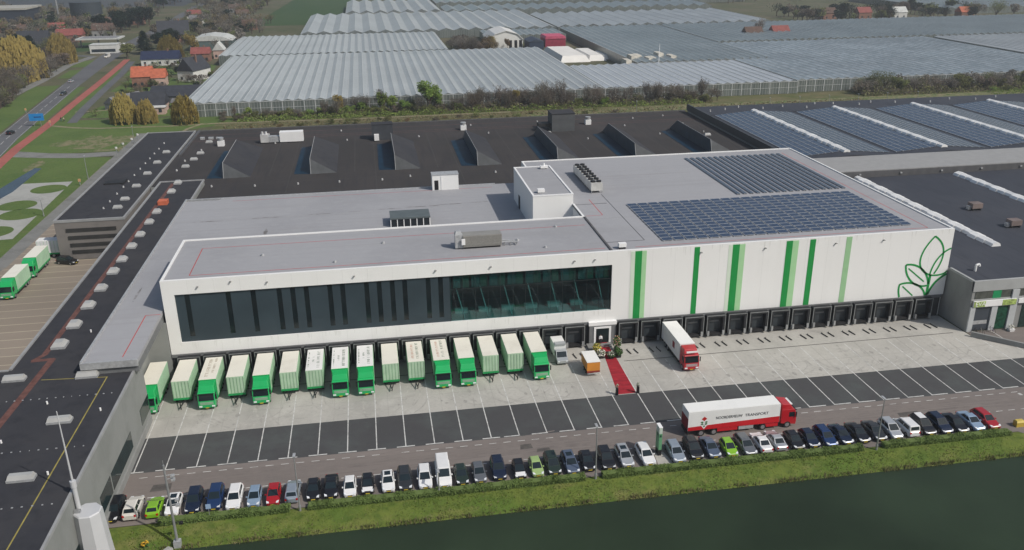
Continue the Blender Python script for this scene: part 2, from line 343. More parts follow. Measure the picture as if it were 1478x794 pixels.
for x, y, rx, ry in ((-63,191,4,8),(-57.5,188,4.5,9),(-51.5,190,4,8),(-70,188,5,5),(-61,180,6,3.2),(-53,174.5,8,1.6),(-70.5,155.5,2.2,7),(-48.5,176,2,5)):
    b = MB(); n = 26; b.poly([(x+rx*(1+.3*rs.uniform(-1,1))*math.cos(2*math.pi*k/n), y+ry*(1+.3*rs.uniform(-1,1))*math.sin(2*math.pi*k/n), -.029+.0035*((-63,-57.5,-51.5,-70,-61,-53,-70.5,-48.5).index(x))) for k in range(n)])
    struct(b.build('soil_ground', soil_m))
ribbon('main_road', [(-74,40),(-80,100),(-86,145),(-94.2,200),(-101.5,265),(-108,325),(-114.5,390),(-118.5,440),(-122,520),(-124.5,630),(-131,760),(-140,1000)], [8,8,8,8,8,8.5,10,11.5,10,8.5,8,8], road_grey, -.006)
vg = [(-86,145),(-94.2,200),(-101.5,265),(-108,325)]
ribbon('lawn', [(x-11, y) for x, y in vg], 12, lawn_m, -.021)
ribbon('lawn', [(-81.5,130),(-89.5,190),(-96,262),(-101.5,318)], [3,4.6,4.6,4], lawn_m, -.020)
ribbon('lawn', [(-79.5,185),(-83.8,228),(-87.6,262),(-92,318),(-97,375)], [6,4,4,4,3], lawn_m, -.022)
for q in ([(-80,236),(-60,232),(-38,232),(-40,262),(-66,262),(-78,262)],[(-84,300),(-58,296),(-44,300),(-44,330),(-84,345)],[(-90,352),(-60,350),(-46,350),(-48,384),(-92,384)],[(-119,392),(-128,392),(-128,418),(-121,425)],[(-116,350),(-122,350),(-124,380),(-117,382)]):
    struct(MB().poly([(x, y, -.024) for x, y in q]).build('lawn', lawn_m))
rm = MB(); road_c = [(-86,145),(-94.2,200),(-101.5,265),(-108,325)]
for (xa, ya), (xb, yb) in zip(road_c, road_c[1:]):
    n = int((yb-ya)/9)
    for k in range(n):
        t0, t1 = k/n, (k+.62)/n; rm.strip([(xa+(xb-xa)*t0, ya+(yb-ya)*t0), (xa+(xb-xa)*t1, ya+(yb-ya)*t1)], .18, .0)
    for s in (-3.6, 3.6): rm.strip([(xa+s, ya), (xb+s, yb)], .10, .0)
struct(rm.build('road_markings', linew))
ribbon('cycle_path', [(-72,80),(-78,125),(-82.5,160),(-85,183),(-87.4,225),(-91,265),(-96,330),(-100.5,382),(-104,420)], 3.6, cycle_m, .0)
ribbon('side_road', [(-79.5,226),(-83.5,258),(-88,305),(-93,360),(-99,410)], 3.6, road_grey, -.002)
ribbon('service_lane_road', [(-126,300),(-127,345),(-131,400),(-128,440)], 5, greypath, -.003)
ribbon('village_road', [(-128,440),(-150,452),(-190,470)], 5, road_grey, -.002)
ribbon('field_path', [(-86,222),(-76,216),(-67,213),(-42,211.5),(-24,213.2),(30,211),(90,212)], 1.5, sandp, -.012)
ribbon('field_path', [(-29,214),(-33,205),(-34,199)], 1.4, sandp, -.010)
ribbon('field_path', [(-85,250),(-78,250),(-72,252)], 1.6, sandp, -.010)
sheet('verge_ground', [(95,190),(420,196),(420,216),(95,210)], soil_m, -.028)
sheet('verge_ground', [(-10,192),(120,193),(120,201),(-10,199)], layered('reddish_soil', (.17,.10,.065), [((.085,.10,.04),.25,.42,.6,1.,(1,1,1))], .95), -.026)
fieldg = layered('green_crop_field', (.035,.075,.022), [((.05,.085,.03),.02,.4,.6,.8,(1,.2,1))], .95)
sheet('crop_field', [(-55,610),(15,610),(25,960),(-40,960)], fieldg, -.03)
sheet('crop_field', [(-230,455),(-130,470),(-150,520),(-260,520)], fieldg, -.03)
sheet('crop_field', [(-2500,900),(-150,860),(-170,3000),(-2500,3000)], layered('dark_bluish_field', (.055,.065,.08), [((.08,.085,.09),.01,.4,.6,.8,(1,.2,1))], .95), -.03)
sheet('crop_field', [(-700,420),(-190,330),(-150,300),(-112,225),(-140,215),(-700,240)], lawn_m, -.036)

# ================================================================ MAIN WAREHOUSE
HT = 16.75; HB = 4.35; XL, XR = .5, 135.; XM = 72.4; WL, WR, WB, WT = 2.3, 72.5, 6.3, 14.5
wh = thing('warehouse', 'large white warehouse with long dark glass front, green stripes, leaf emblem and loading docks', 'warehouse')
w = MB()
w.box(XL, XR, 0, .5, WT, HT+.15); w.box(XL, XR, 0, .5, HB, WB); w.box(XL, WL, 0, .5, WB, WT); w.box(WR, XR, 0, .5, WB, WT)
w.box(XL, XL+.35, .5, 20, HB, HT+.15); w.box(XL+.35, XM-.2, 19.65, 20, 11.9, HT+.15)
w.box(XM-.2, XM+.15, 19.65, 28, 11.9, HT+.15); w.box(68.3, 68.65, 50, 63.8, 8, HT+.15); w.box(68.65, XR, 63.45, 63.8, 8, HT+.15); w.box(XR-.35, XR, .5, 63.45, 0, HT+.15)
w.build('wall', white, wh)
r = MB(); r.box(XL+.35, XM-.2, .5, 19.65, HT-.35, HT-.05); r.box(XM-.2, XR-.35, .5, 63.45, HT-.35, HT-.04); r.box(68.65, XM-.2, 50, 63.45, HT-.35, HT-.045)
r.build('roof', roofg, wh)
# low grey roof behind and left of the front box
lr = MB(); lr.box(-7.1, .12, -16.4, 62.6, 11.2, 11.8); lr.box(.12, XM-.2, 20, 63.8, 11.2, 11.795)
lr.build('lower_roof', roofg, wh)
ed = MB(); ed.box(-7.4, -7.1, -16.4, 63.9, 11.0, 12.05); ed.box(-7.1, 62, 63.5, 63.85, 11.1, 12.0)
ed.box(-7.4, .12, -16.7, -16.4, 10.9, 11.9)
ed.build('roof_edge', alu, wh)
lw = MB(); lw.box(-.45, .1, -16.4, 20, 9.95, 11.2); lw.box(-7.1,-.45,-16.38,-16.1,9.95,10.95); lw.build('side_wall', midgrey, wh)
lp = MB()
for y in [1.6+1.9*k for k in range(10)]: lp.box(.9, XM-.3, y, y+.035, HT-.05, HT-.046)
for y in [22.5+1.9*k for k in range(22)]: lp.box(72.9 if y < 50.8 else 69, 134.5, y, y+.035, HT-.042, HT-.0385)
for y in [21.5+1.9*k for k in range(22)]: lp.box(-6.9, 61.8 if y > 52 else 64.1, y, y+.04, 11.8, 11.8035)
lp.build('membrane_lap', M('membrane_lap_grey', (.285,.287,.30), .8, var=.2, scale=.8), wh)
fj = MB()
for k in range(1, 34):
    x = .5+3.95*k
    fj.box(x-.012, x+.012, -.004, .001, WT if x < WR else HB, HT)
    if x < WR: fj.box(x-.012, x+.012, -.004, .001, HB, WB)
fj.build('joint', M('panel_joint_grey', (.60,.60,.59), .6, var=.1), wh)
dr = MB(); r_ = random.Random(77)
for k in range(90):
    x = r_.uniform(1,134); h = r_.uniform(.4,1.7); w_ = r_.uniform(.05,.16)
    if x > WR: dr.poly([(x-w_,-.006-.00003*k,HT+.1),(x+w_,-.006-.00003*k,HT+.1),(x+w_*.3,-.006-.00003*k,HT+.1-h),(x-w_*.3,-.006-.00003*k,HT+.1-h)][::-1])
    else: dr.poly([(x-w_,-.006-.00003*k,WB-.02),(x+w_,-.006-.00003*k,WB-.02),(x+w_*.3,-.006-.00003*k,WB-.02-h*.7),(x-w_*.3,-.006-.00003*k,WB-.02-h*.7)][::-1])
dr.build('rain_stain', M('rain_streak_grey', (.72,.72,.705), .6, var=.04), wh)
# red safety lines, seams
def line3(a, b, z, w=.14): MB().strip([a, b], w, z).build('safety_line', redline, wh)
line3((4.5,15.2),(71.5,15.2),HT-.044); line3((4.5,2.3),(4.5,15.2),HT-.042); line3((4.5,2.3),(71.8,2.3),HT-.044)
line3((76.2,20.4),(76.2,30.8),HT-.036); line3((73,20.3),(76.2,20.3),HT-.034); line3((77,1.9),(131,1.9),HT-.036); line3((131,1.9),(131,60),HT-.034)
line3((-2.1,-15.3),(-2.1,-.9),11.806); line3((-2.1,-.9),(.1,-.9),11.808); line3((3,61.2),(61,61.2),11.806)
sm = MB(); sm.box(79.5,79.62,5,34,HT-.04,HT-.02); sm.box(72.5,79.5,4.95,5.08,HT-.04,HT-.015); sm.box(XM-.05,XM+.3,.5,19.6,HT-.04,HT+.12); sm.box(72.7,79,27.6,27.75,HT-.04,HT-.01)
sm.build('roof_seam', M('dark_seam', (.09,.09,.095), .8), wh)
r_ = random.Random(5); stm = layered('damp_roof_stain', (.20,.19,.185), [((.335,.337,.355),.7,.40,.60,1.,(1,1,1)), ((.13,.12,.115),.4,.5,.62,.8,(1,1,1))], .6)
for x0, y0, L, w in ((40,49.0,8,.7),(34,48.6,6,.5),(47,49.6,6,.8),(20,47.6,5,.5),(8,47.2,7,.6),(-3,46.8,6,.5),(11.9,37.5,.8,4.5),(43.2,40,.35,6),(54,49.8,5,.5),(-5.6,8,.5,7),(28,47.9,3,.4)):
    st = MB(); n = 22; st.poly([(x0+L*.5+L*.5*math.cos(2*math.pi*k/n)*r_.uniform(.7,1.1), y0+w*.5*math.sin(2*math.pi*k/n)*r_.uniform(.5,1.2), 11.803+.0007*(x0 % 5)) for k in range(n)]); st.build('roof_stain', stm, wh)
vt = MB().tube((0,0,0),(0,0,.35),.3,.22,8).mesh('roof_outlet', [alu])
for x, y in ((27,4),(58,9),(62,4.5),(15,9.5),(35,12),(66,15)): part('roof_outlet', vt, wh, (x,y,HT-.05))
# penthouse on the roof
ph = MB(); ph.box(64.3, 72.3, 28, 50.6, 11.7, 18.8); pho = ph.build('penthouse', white, wh)
MB().box(64.6, 72.0, 28.3, 50.3, 18.78, 18.84).build('roof', roofg, pho)
pe = MB(); pe.box(64.25,64.6,27.95,50.65,18.75,18.98); pe.box(72.0,72.35,27.95,50.65,18.75,18.98); pe.box(64.6,72,27.95,28.3,18.75,18.97); pe.box(64.6,72,50.3,50.65,18.75,18.97); pe.build('roof_edge', trimw, pho)
MB().box(64.2,64.35,42.6,44.2,11.8,14.6).build('door', blackm, pho)
# glazed front: opaque teal panels with slim dark slots, clear glass on the right
teal = M('teal_grey_panel', (.036,.053,.065), .3, var=.12, scale=.2, spec=.3)
slots = [4.1,10.3,14.1,18.1,20.2,22.3,26.0,28.0,31.8,33.8,35.9,37.9,41.7,43.7]
gp = MB(); x = WL
for s in slots: gp.box(x, s-.38, .30, .45, WB, WT); x = s+.38
gp.box(x, 45.2, .30, .45, WB, WT)
for s in slots: gp.box(s-.38, s+.38, .31, .45, WB, 7.15)
gp.build('glass_panel', teal, wh)
for s in slots: MB().box(s-.38, s+.38, .36, .45, 7.15, WT).build('slot_window', M('black_green_glass', (.004,.010,.012), .12, spec=.5, var=.3), wh)
gc = MB().box(45.2, WR, .34, .40, WB, WT).build('clear_window', clear_glass('tinted_front_glass', (.52,.74,.74), .055), wh)
mu = MB()
for k in range(14): mu.box(45.2+k*2.1-.03, 45.2+k*2.1+.03, .30, .36, WB, WT)
mu.box(45.2, WR, .29, .345, 11.9, 12.0); mu.build('mullion', M('dark_mullion', (.02,.03,.032), .4), gc)
it = MB(); it.box(45.2, WR, .5, 9, 6.0, 6.28, 0); it.box(45.2, WR, 9, 9.2, 6.28, HT-.5, 1); it.box(45.2, WR, .5, 9, 14.6, 15, 1)
it.box(45.2,45.4,.5,9,6.28,14.6,1); it.box(72.1,72.3,.5,9,6.28,14.6,1)
for k in range(7):
    x = 46+k*4; it.tube((x+.2,1.0,12.2),(x+1.6,1.4,6.3),.09,n=6,m=2); it.box(x+.2,x+2.4,3.2,4.2,6.28,7.0,3)
for k in range(9):
    x = 45.8+k*3.0; it.box(x, x+1.35, .55, .6, 12.1, 14.4, 4); it.box(x+1.45, x+2.6, .55, .6, 12.1, 14.4, 5)
it.build('interior', [M('office_floor', (.16,.20,.20), .6), M('office_wall', (.05,.075,.08), .8), M('office_column', (.5,.5,.5), .5), M('office_desk', (.45,.45,.43), .5), M('blind_teal', (.075,.13,.13), .8), M('blind_green', (.06,.12,.09), .8)], wh)
# green stripes
gdark = M('stripe_green', (.012,.26,.055), .5, var=.05); glight = M('stripe_pale_green', (.36,.62,.34), .5, var=.04); gfaint = M('stripe_faint_green', (.62,.72,.60), .5, var=.03)
for x0, x1, l, f in ((76.4,77.6,.8,.7),(86.8,87.75,0,0),(93.6,94.85,1.0,.7),(103.35,104.5,1.1,0),(107.7,108.75,0,0)):
    s = MB(); s.box(x0, x1, -.03, .01, HB, HT-.1)
    so = s.build('wall_stripe', gdark, wh)
    if l: MB().box(x1, x1+l, -.028, .01, HB, HT-.12).build('pale_band', glight, so)
    if f: MB().box(x0-f, x0, -.028, .01, HB, HT-.12).build('faint_band', gfaint, so)
MB().box(114.45, 115.5, -.03, .01, HB, HT-.1).build('wall_stripe', M('stripe_sage_green', (.30,.52,.29), .5, var=.04), wh)
# leaf emblem: ribbons on the wall
def bez(p, n=14):
    out = []
    for k in range(n+1):
        t = k/n; q = list(p)
        while len(q) > 1: q = [((1-t)*a[0]+t*b[0], (1-t)*a[1]+t*b[1]) for a, b in zip(q, q[1:])]
        out.append(q[0])
    return out
def inked(mb, pts, w):
    L = []
    for i, p in enumerate(pts):
        a = Vector(pts[max(0, i-1)]); c = Vector(pts[min(len(pts)-1, i+1)]); d = (c-a).normalized(); n = Vector((-d.y, d.x))*w*.5
        n = n*1.45; L.append(((p[0]+n.x, -.03, p[1]+n.y), (p[0]-n.x, -.03, p[1]-n.y)))
    for (a, b), (c, d) in zip(L, L[1:]): mb.poly([b, d, c, a][::-1])
lf = MB()
inked(lf, bez([(131.6,8.35),(128.2,9.6),(128.8,13.0),(131.4,15.7)]), .22); inked(lf, bez([(131.4,15.7),(134.4,13.8),(133.9,11.0),(132.4,8.5)]), .22)
inked(lf, bez([(131.6,8.3),(131.9,11.2),(133.6,12.8),(134.98,13.2)]), .22); inked(lf, bez([(131.6,8.3),(133.4,8.0),(134.4,8.3),(134.95,8.9)]), .22)
inked(lf, bez([(126.6,10.6),(128.8,10.9),(131.2,9.2),(131.6,6.6)]), .24); inked(lf, bez([(126.6,10.6),(126.7,8.2),(129.0,5.8),(131.4,6.3)]), .24)
inked(lf, [(127.2,9.9),(130.7,7.1)], .16)
inked(lf, bez([(126.0,6.9),(128.2,7.6),(130.8,6.4),(131.3,4.4)]), .24); inked(lf, bez([(126.0,6.95),(125.8,6.0),(126.0,5.2),(126.3,4.42)]), .24)
inked(lf, [(126.6,6.5),(128.9,4.5)], .16)
inked(lf, bez([(131.75,8.4),(131.7,6.5),(131.6,4.4)]), .34); inked(lf, bez([(131.8,4.5),(132.4,6.6),(133.6,7.7),(134.98,8.3)]), .3)
lf.build('leaf_emblem', gdark, wh)
# small facade lamps
fl = MB()
for x in (6,11,16.5,30,43,52,66,69.5,88,99.5,112.5,121.5): fl.box(x-.12, x+.12, -.35, 0, 15.6+.5*(x % 3 > 1.5), 15.75+.5*(x % 3 > 1.5))
fl.build('wall_lamp', M('lamp_grey', (.25,.25,.25), .5), wh)
# dock level
dw = MB(); dw.box(XL, 68.7, .2, .5, 0, HB); dw.box(73.4, XR-.35, .2, .5, 0, HB); dw.box(XL,XL+.3,.5,20,0,HB); dw.build('dock_wall', darkwall, wh)
df = MB(); df.box(XL, 68.7, -.12, .2, HB-.55, HB-.02); df.box(73.4, XR-.35, -.12, .2, HB-.55, HB-.02); df.build('dock_fascia', midgrey, wh)
docks = [(.9 if k < 0 else 3.2+3.93*k) for k in range(0, 17)]+[99.2-3.95*j for j in range(6, -9, -1)]
shel = M('dock_shelter_fabric', (.022,.023,.026), .75, var=.25, scale=1.5); dockd = M('dock_door_dark', (.04,.048,.055), .45, var=.15, scale=.8); shedge = M('shelter_edge_grey', (.20,.21,.21), .6, var=.2)
s1 = MB(); s1.box(-1.7,-1.25,-1.0,.2,.5,3.75); s1.box(1.25,1.7,-1.0,.2,.5,3.75); s1.box(-1.7,1.7,-1.0,.2,3.75,4.1)
s2 = MB(); s2.box(-1.72,-1.6,-1.05,-.97,.5,4.12); s2.box(1.6,1.72,-1.05,-.97,.5,4.12); s2.box(-1.6,1.6,-1.05,-.97,4.02,4.12)
s3 = MB(); s3.box(-1.25,1.25,.0,.19,.7,3.75,0); s3.box(-.9,.9,-.02,.01,2.5,2.8,1)
s4 = MB(); s4.box(-1.55,-1.2,-1.2,-1.0,.35,1.25); s4.box(1.2,1.55,-1.2,-1.0,.35,1.25); 
s5 = MB(); s5.box(-1.25,1.25,-.9,.19,.35,.7)
ME = [s1.mesh('dock_shelter',[shel]), s2.mesh('shelter_edge',[shedge]), s3.mesh('dock_door',[dockd,midgrey]), s4.mesh('bumper',[steel]), s5.mesh('dock_leveller',[chas])]
for x in docks:
    a = part('dock_shelter', ME[0], wh, (x, 0, 0))
    for nm, me in zip(('shelter_edge','dock_door','bumper','dock_leveller'), ME[1:]): part(nm, me, a)
en = MB(); en.box(68.7,73.4,-.5,.5,0,3.75,0); en.box(68.6,73.5,-.55,.5,3.75,HB+.02,1)
eo = en.build('entrance_bay', [midgrey, trimw], wh)
fr = MB(); fr.box(69.5,69.85,-.62,-.5,.5,3.5); fr.box(72.15,72.5,-.62,-.5,.5,3.5); fr.box(69.85,72.15,-.62,-.5,3.2,3.5); fr.build('door_frame', trimw, eo)
MB().box(69.85,72.15,-.54,-.5,.5,3.2).build('door', M('dark_door_glass', (.012,.018,.02), .15, spec=.5), eo)
stp = MB()
for k in range(3): stp.box(69.6,72.4,-1.6-.35*k,-.5 if k == 0 else -1.6-.35*(k-1),0,.5-.17*k)
stp.box(68.2,69.6,-2.6,-.5,0,.5); stp.build('step', concw, eo)

# rooftop plant on the warehouse
def roof_ac(x, y, z):
    t = thing('rooftop_air_handler', 'long grey air handling unit with duct stub on the flat roof above the glass front', 'air handler', (x, y, z))
    b = MB(); b.box(0,6.6,0,2.3,.35,2.35); b.build('casing', M('ahu_grey', (.30,.29,.27), .5, .2, var=.1), t)
    MB().box(.1,6.5,-.06,.0,.55,2.2).build('louvre', M('ahu_louvre', (.22,.215,.20), .6, var=.2, scale=6), t)
    b = MB(); b.box(.2,6.4,.2,.4,0,.35); b.box(.2,6.4,1.9,2.1,0,.35); b.build('base_rail', chas, t)
    b = MB(); b.box(-1.3,0,.2,1.5,.2,2.5); b.taper(-1.3,-.1,.2,1.5,2.5,3.1,.2,.2); b.build('duct', alu, t)
    MB().box(-.25,.35,-.35,-.06,.9,1.9).build('control_box', trimw, t)
    b = MB(); b.tube((6.6,.6,.8),(9.4,.6,.5),.12); b.tube((6.6,1.4,.8),(9.2,1.4,.5),.12); b.tube((9.3,.2,.5),(9.3,1.9,.5),.1)
    for k in (7.2,8.2,9.2): b.tube((k,.6,.0),(k,.6,.7),.06); b.tube((k,1.4,.0),(k,1.4,.7),.06)
    b.build('pipe', steel, t)
roof_ac(48.2, 6.2, HT-.05)
t = thing('condenser_bank', 'double row of condenser fans in a white frame on the hall roof beside the penthouse', 'condenser bank', (78.9, 43, HT-.04))
b = MB(); b.box(-1.2,1.2,-8,8,.5,2.1); b.build('casing', M('condenser_white', (.55,.55,.53), .5, .2, var=.12), t)
b = MB()
for k in range(8):
    for s in (-.6,.6): b.tube((s,-7+2*k,2.1),(s,-7+2*k,2.4),.52,n=14)
b.build('fan', chas, t)
b = MB()
for k in range(9):
    for s in (-1.1,1.1): b.box(s-.06,s+.06,-8+2*k-.06,-8+2*k+.06,0,.5)
b.build('leg', steel, t)
t = thing('rooftop_hut', 'small white stair hut with dark door at the rear edge of the lower grey roof', 'roof hut', (50.2, 62.4, 11.8))
MB().box(-3,3,-1.4,1.3,0,3.5).build('wall', white, t); MB().box(-3.1,3.1,-1.5,1.4,3.5,3.65).build('roof', alu, t); MB().box(-2.5,-1.6,-1.46,-1.38,.1,2.3).build('door', blackm, t); MB().box(-1.0,-.8,-1.5,-1.38,.1,3.3).build('downpipe', trimw, t)
t = thing('roof_lantern', 'low dark glazed lantern with white posts on the lower grey roof', 'roof lantern', (40.8, 38.2, 11.8))
b = MB(); b.box(-4,4,-2.6,2.6,1.6,1.9); b.build('roof', M('slate_lantern_roof', (.10,.12,.125), .5, var=.1), t)
b = MB()
for k in range(7): b.box(-3.9+1.3*k-.08,-3.9+1.3*k+.08,-2.5,-2.4,0,1.6)
b.build('post', trimw, t); MB().box(-3.8,3.8,-2.35,2.4,0,1.6).build('glazing', M('dark_lantern_glass', (.01,.015,.02), .15, spec=.5), t)
t = thing('roof_vent', 'small white vent box on the hall roof edge left of the first green stripe', 'roof vent', (74.3, 1.6, HT-.04)); MB().box(-.4,.9,-.4,.4,.35,1.0).build('cap', trimw, t); MB().box(-.3,.8,-.3,.3,0,.35).build('curb', chas, t)
t = thing('roof_vent', 'small white vent on the front edge of the penthouse roof', 'roof vent', (66.3, 30.2, 18.84)); MB().box(-.7,.7,-.5,.5,.2,.8).build('cap', trimw, t); MB().box(-.5,.5,-.4,.4,0,.2).build('curb', alu, t)
t = thing('roof_vent', 'white vent with pipe on the rear edge of the penthouse roof', 'roof vent', (70.6, 48.6, 18.84)); MB().box(-.8,.8,-.5,.5,.2,.7).build('cap', trimw, t); MB().tube((0,0,0),(0,0,1.2),.2).build('pipe', trimw, t)

# solar panels
def panel_mesh(wd, dp, tilt, m):
    b = MB(); hz = dp*math.sin(tilt); y1 = dp*math.cos(tilt)
    b.hexa([(-wd/2,0,.12),(wd/2,0,.12),(wd/2,y1,.12+hz),(-wd/2,y1,.12+hz),(-wd/2,0,.17),(wd/2,0,.17),(wd/2,y1,.17+hz),(-wd/2,y1,.17+hz)], 1)
    e = .06
    b.poly([(-wd/2+e,e,.174+e*math.tan(tilt)),(wd/2-e,e,.174+e*math.tan(tilt)),(wd/2-e,y1-e,.174+(y1-e)*math.tan(tilt)),(-wd/2+e,y1-e,.174+(y1-e)*math.tan(tilt))], 0)
    b.box(-wd/2+.2,-wd/2+.3,0,y1,0,.12,1); b.box(wd/2-.3,wd/2-.2,0,y1,0,.12,1); b.box(-wd/2+.2,-wd/2+.3,y1-.1,y1,.1,.12+hz,1); b.box(wd/2-.3,wd/2-.2,y1-.1,y1,.1,.12+hz,1)
    return b.mesh('solar_panel', [solar, solarf])
pm = panel_mesh(1.90, 1.44, R(3), solar)
for i in range(22):
    for j in range(13):
        o = bpy.data.objects.new('solar_module', pm); C.objects.link(o); o.location = (82.3+1.07+2.13*i, 3.7+1.72*j, HT-.04)
        tag(o, 'dark blue solar panel of the front grid on the hall roof', 'solar panel', 'solar panels of the front grid on the hall roof')
b = MB()
for i in range(17):      # rear array: long rows running back
    x = 106.3+1.43*i
    for j in range(18):
        y = 28.2+1.72*j
        b.hexa([(x,y,HT+.16),(x+.74,y,HT+.10),(x+.74,y+1.66,HT+.10),(x,y+1.66,HT+.16),(x,y,HT+.20),(x+.74,y,HT+.14),(x+.74,y+1.66,HT+.14),(x,y+1.66,HT+.20)], 1, [1,0,1,1,1,1])
    b.box(x+.1,x+.16,28.2,59.2,HT-.04,HT+.15,1); b.box(x+.6,x+.66,28.2,59.2,HT-.04,HT+.10,1)
ZF = 10.4
for bay in range(-1, 6):
    for side in (0, 1):
        for k in range(6):
            xr = 158.4+28.35*bay
            xa = xr+1.7+k*1.95 if side == 0 else xr+28.35-1.7-(k+1)*1.95+.3
            za = ZF+1.15*(1-abs((xa-xr if side == 0 else xr+28.35-xa))/14.2); zb = ZF+1.15*(1-abs((xa+1.62-xr if side == 0 else xr+28.35-xa-1.62))/14.2)
            if xa < 143: continue
            b.hexa([(xa-.16,78.6,za+.02),(xa,78.6,za+.02),(xa,136.4,za+.02),(xa-.16,136.4,za+.02),(xa-.16,78.6,za+.19),(xa,78.6,za+.19),(xa,136.4,za+.19),(xa-.16,136.4,za+.19)], 1)
            for j in range(17):
                y = 78.6+3.42*j
                b.hexa([(xa,y,za+.12),(xa+1.62,y,zb+.12),(xa+1.62,y+3.30,zb+.12),(xa,y+3.30,za+.12),(xa,y,za+.16),(xa+1.62,y,zb+.16),(xa+1.62,y+3.30,zb+.16),(xa,y+3.30,za+.16)], 1, [1,0,1,1,1,1])
o = b.build('solar_panel_field', [solar, solarf]); o['kind'] = 'stuff'; tag(o, 'long rows of blue solar panels on the rear of the hall roof and the far right roofs', 'solar panels')
# ================================================================ NEIGHBOURING HALLS
wallgrey = layered('light_grey_wall_panel', (.255,.265,.258), [((.21,.22,.212),.2,.45,.65,.8,(1,1,1)), ((.29,.295,.288),.9,.55,.7,.4,(1,1,.3))], .7)
coping = M('pale_roof_coping', (.30,.305,.31), .6, var=.1)
domem = M('milky_skylight', (.40,.40,.39), .3, var=.08, spec=.5)
brownl = M('brown_walkway_strip', (.135,.062,.052), .85, var=.25, scale=1.2)
# L-shaped low hall on the left with skylights
lh = thing('long_low_hall', 'long low black roofed hall left of the warehouse with skylight row and brown roof strip', 'hall')
b = MB(); b.box(-17.9,-7.5,-12.6,88,0,9.85); b.box(-60,-.55,-80,-12.6,0,9.85); b.box(-7.5,-2.9,-12.6,-.2,0,9.85); b.box(-7.5,.4,-.2,62,0,9.85); b.build('wall', wallgrey, lh)
b = MB(); b.box(-17.65,-7.5,-13,87.7,9.85,10); b.box(-60,-.8,-80,-13,9.85,10.0); b.box(-7.5,-.8,-13,-12.8,9.85,9.99); b.build('roof', roofb, lh)
b = MB(); b.box(-18,-17.6,-13,88,9.8,10.25); b.box(-17.6,-7.4,87.7,88.05,9.8,10.25); b.box(-60,-18.0,-13.35,-13.0,9.8,10.15); b.box(-.8,-.5,-80,-16.5,9.8,10.15); b.box(-7.75,-7.42,63,87.7,9.8,10.25); b.build('roof_coping', coping, lh)
b = MB(); b.strip([(-14.6,86.5),(-14.7,-8.6),(-15.7,-10.5)], .85, 10.006); b.strip([(-15.9,-10.5),(-12.9,-10.35)], .85, 10.009); b.strip([(-13.1,-10.2),(-14.3,-40),(-15.5,-78)], .95, 10.012); b.build('roof_strip', brownl, lh)
b = MB(); b.strip([(-12.6,-16.8),(-3.9,-17.5)], .16, 10.006); b.strip([(-3.9,-17.4),(-4.1,-54),(-4.3,-78)], .16, 10.008); b.build('safety_line', M('yellow_roof_line', (.30,.25,.07), .8, var=.2, scale=1), lh)
b = MB()
for y in (-22.5,-35.5,-47,-60):
    for k in range(16): b.box(-17.2+k*1.0+.1*rnd.random(), -17.05+k*1.0+.1*rnd.random(), y, y+.14, 10, 10.07)
b.build('roof_fixing', alu, lh)
sk = MB(); sk.box(-1.0,1.0,-1.15,1.15,0,.35,1); sk.taper(-.95,.95,-1.1,1.1,.35,.85,.38,.42,0)
skm = sk.mesh('skylight', [domem, alu])
for i, (y, s) in enumerate(((86,1),(78,1),(61.6,1),(54.1,1),(45.7,1),(38.5,1),(31,1),(24.6,1.05),(16.5,1.05),(8.9,1.1),(1.2,1.1),(-6,1.15))):
    part('skylight', skm, lh, (-13.35, y, 10)).scale = (s*.86, s*.86, s*.95)
o = MB(); o.box(-1,1,-1.1,1.1,0,.9); o.build('red_roof_box', M('orange_red_cover', (.55,.14,.07), .6, var=.15), lh, loc=(-13.3,68.4,10))['label'] = 'orange red covered skylight'
s2 = MB(); s2.box(-1.45,1.45,-.6,.6,0,.3,1); s2.taper(-1.4,1.4,-.55,.55,.3,.75,.15,.25,0); s2m = s2.mesh('skylight', [domem, alu])
for x, y in ((-16.2,-16.2),(-6.6,-16.9),(-6.6,-29),(-6.9,-41.5),(-16.5,-30),(-16.8,-43)): part('skylight', s2m, lh, (x, y, 10))
for x, y in ((-10.2,-1.6),(-9.6,-24),(-4.3,-41),(-2.3,-27),(-12,-33)): part('roof_vent', MB().tube((0,0,0),(0,0,.4),.12).mesh('roof_vent',[trimw]), lh, (x, y, 10))
gl = M('strip_window_glass', (.02,.035,.035), .1, spec=.6, var=.3)
for y0, y1, mm in ((-17.5,-12.6,gl),(-22.5,-18,wallgrey),(-33,-23,gl),(-38,-33.5,gl),(-52,-39,gl)):
    if mm is gl: MB().box(-.58,-.5,y0,y1,1.9,4.3).build('strip_window', gl, lh)
MB().box(-.6,-.35,-60,-13,0,1.0).build('plinth', concw, lh)

# louvred hall behind it
vh = thing('louvred_hall', 'dark roofed grey hall with four louvre slots in its end wall beside the lawn', 'hall')
MB().box(-35.2,-20.6,62.6,155,0,8.75).build('wall', layered('brown_grey_wall', (.20,.185,.175), [((.15,.14,.135),.2,.45,.65,.8,(1,1,1))], .8), vh)
MB().box(-34.9,-20.9,62.9,154.7,8.75,8.9).build('roof', roofb, vh)
b = MB(); b.box(-35.3,-34.9,62.5,155.1,8.6,9.15); b.box(-20.9,-20.5,62.5,155.1,8.6,9.15); b.box(-34.9,-20.9,62.5,62.9,8.6,9.15); b.box(-34.9,-20.9,154.7,155.1,8.6,9.1); b.build('roof_coping', coping, vh)
for k, z in enumerate((6.4,4.7,3.0,1.4)): MB().box(-33+.15*k,-22.6,62.45,62.7,z,z+.75).build('louvre', M('louvre_dark_grey', (.035,.034,.033), .7, var=.2), vh)  # dark grey boxes form the four slots of the end wall
s3 = MB(); s3.box(-1.0,1.0,-.55,.55,0,.3,1); s3.taper(-.95,.95,-.5,.5,.3,.7,.2,.2,0); s3m = s3.mesh('skylight', [domem, alu])
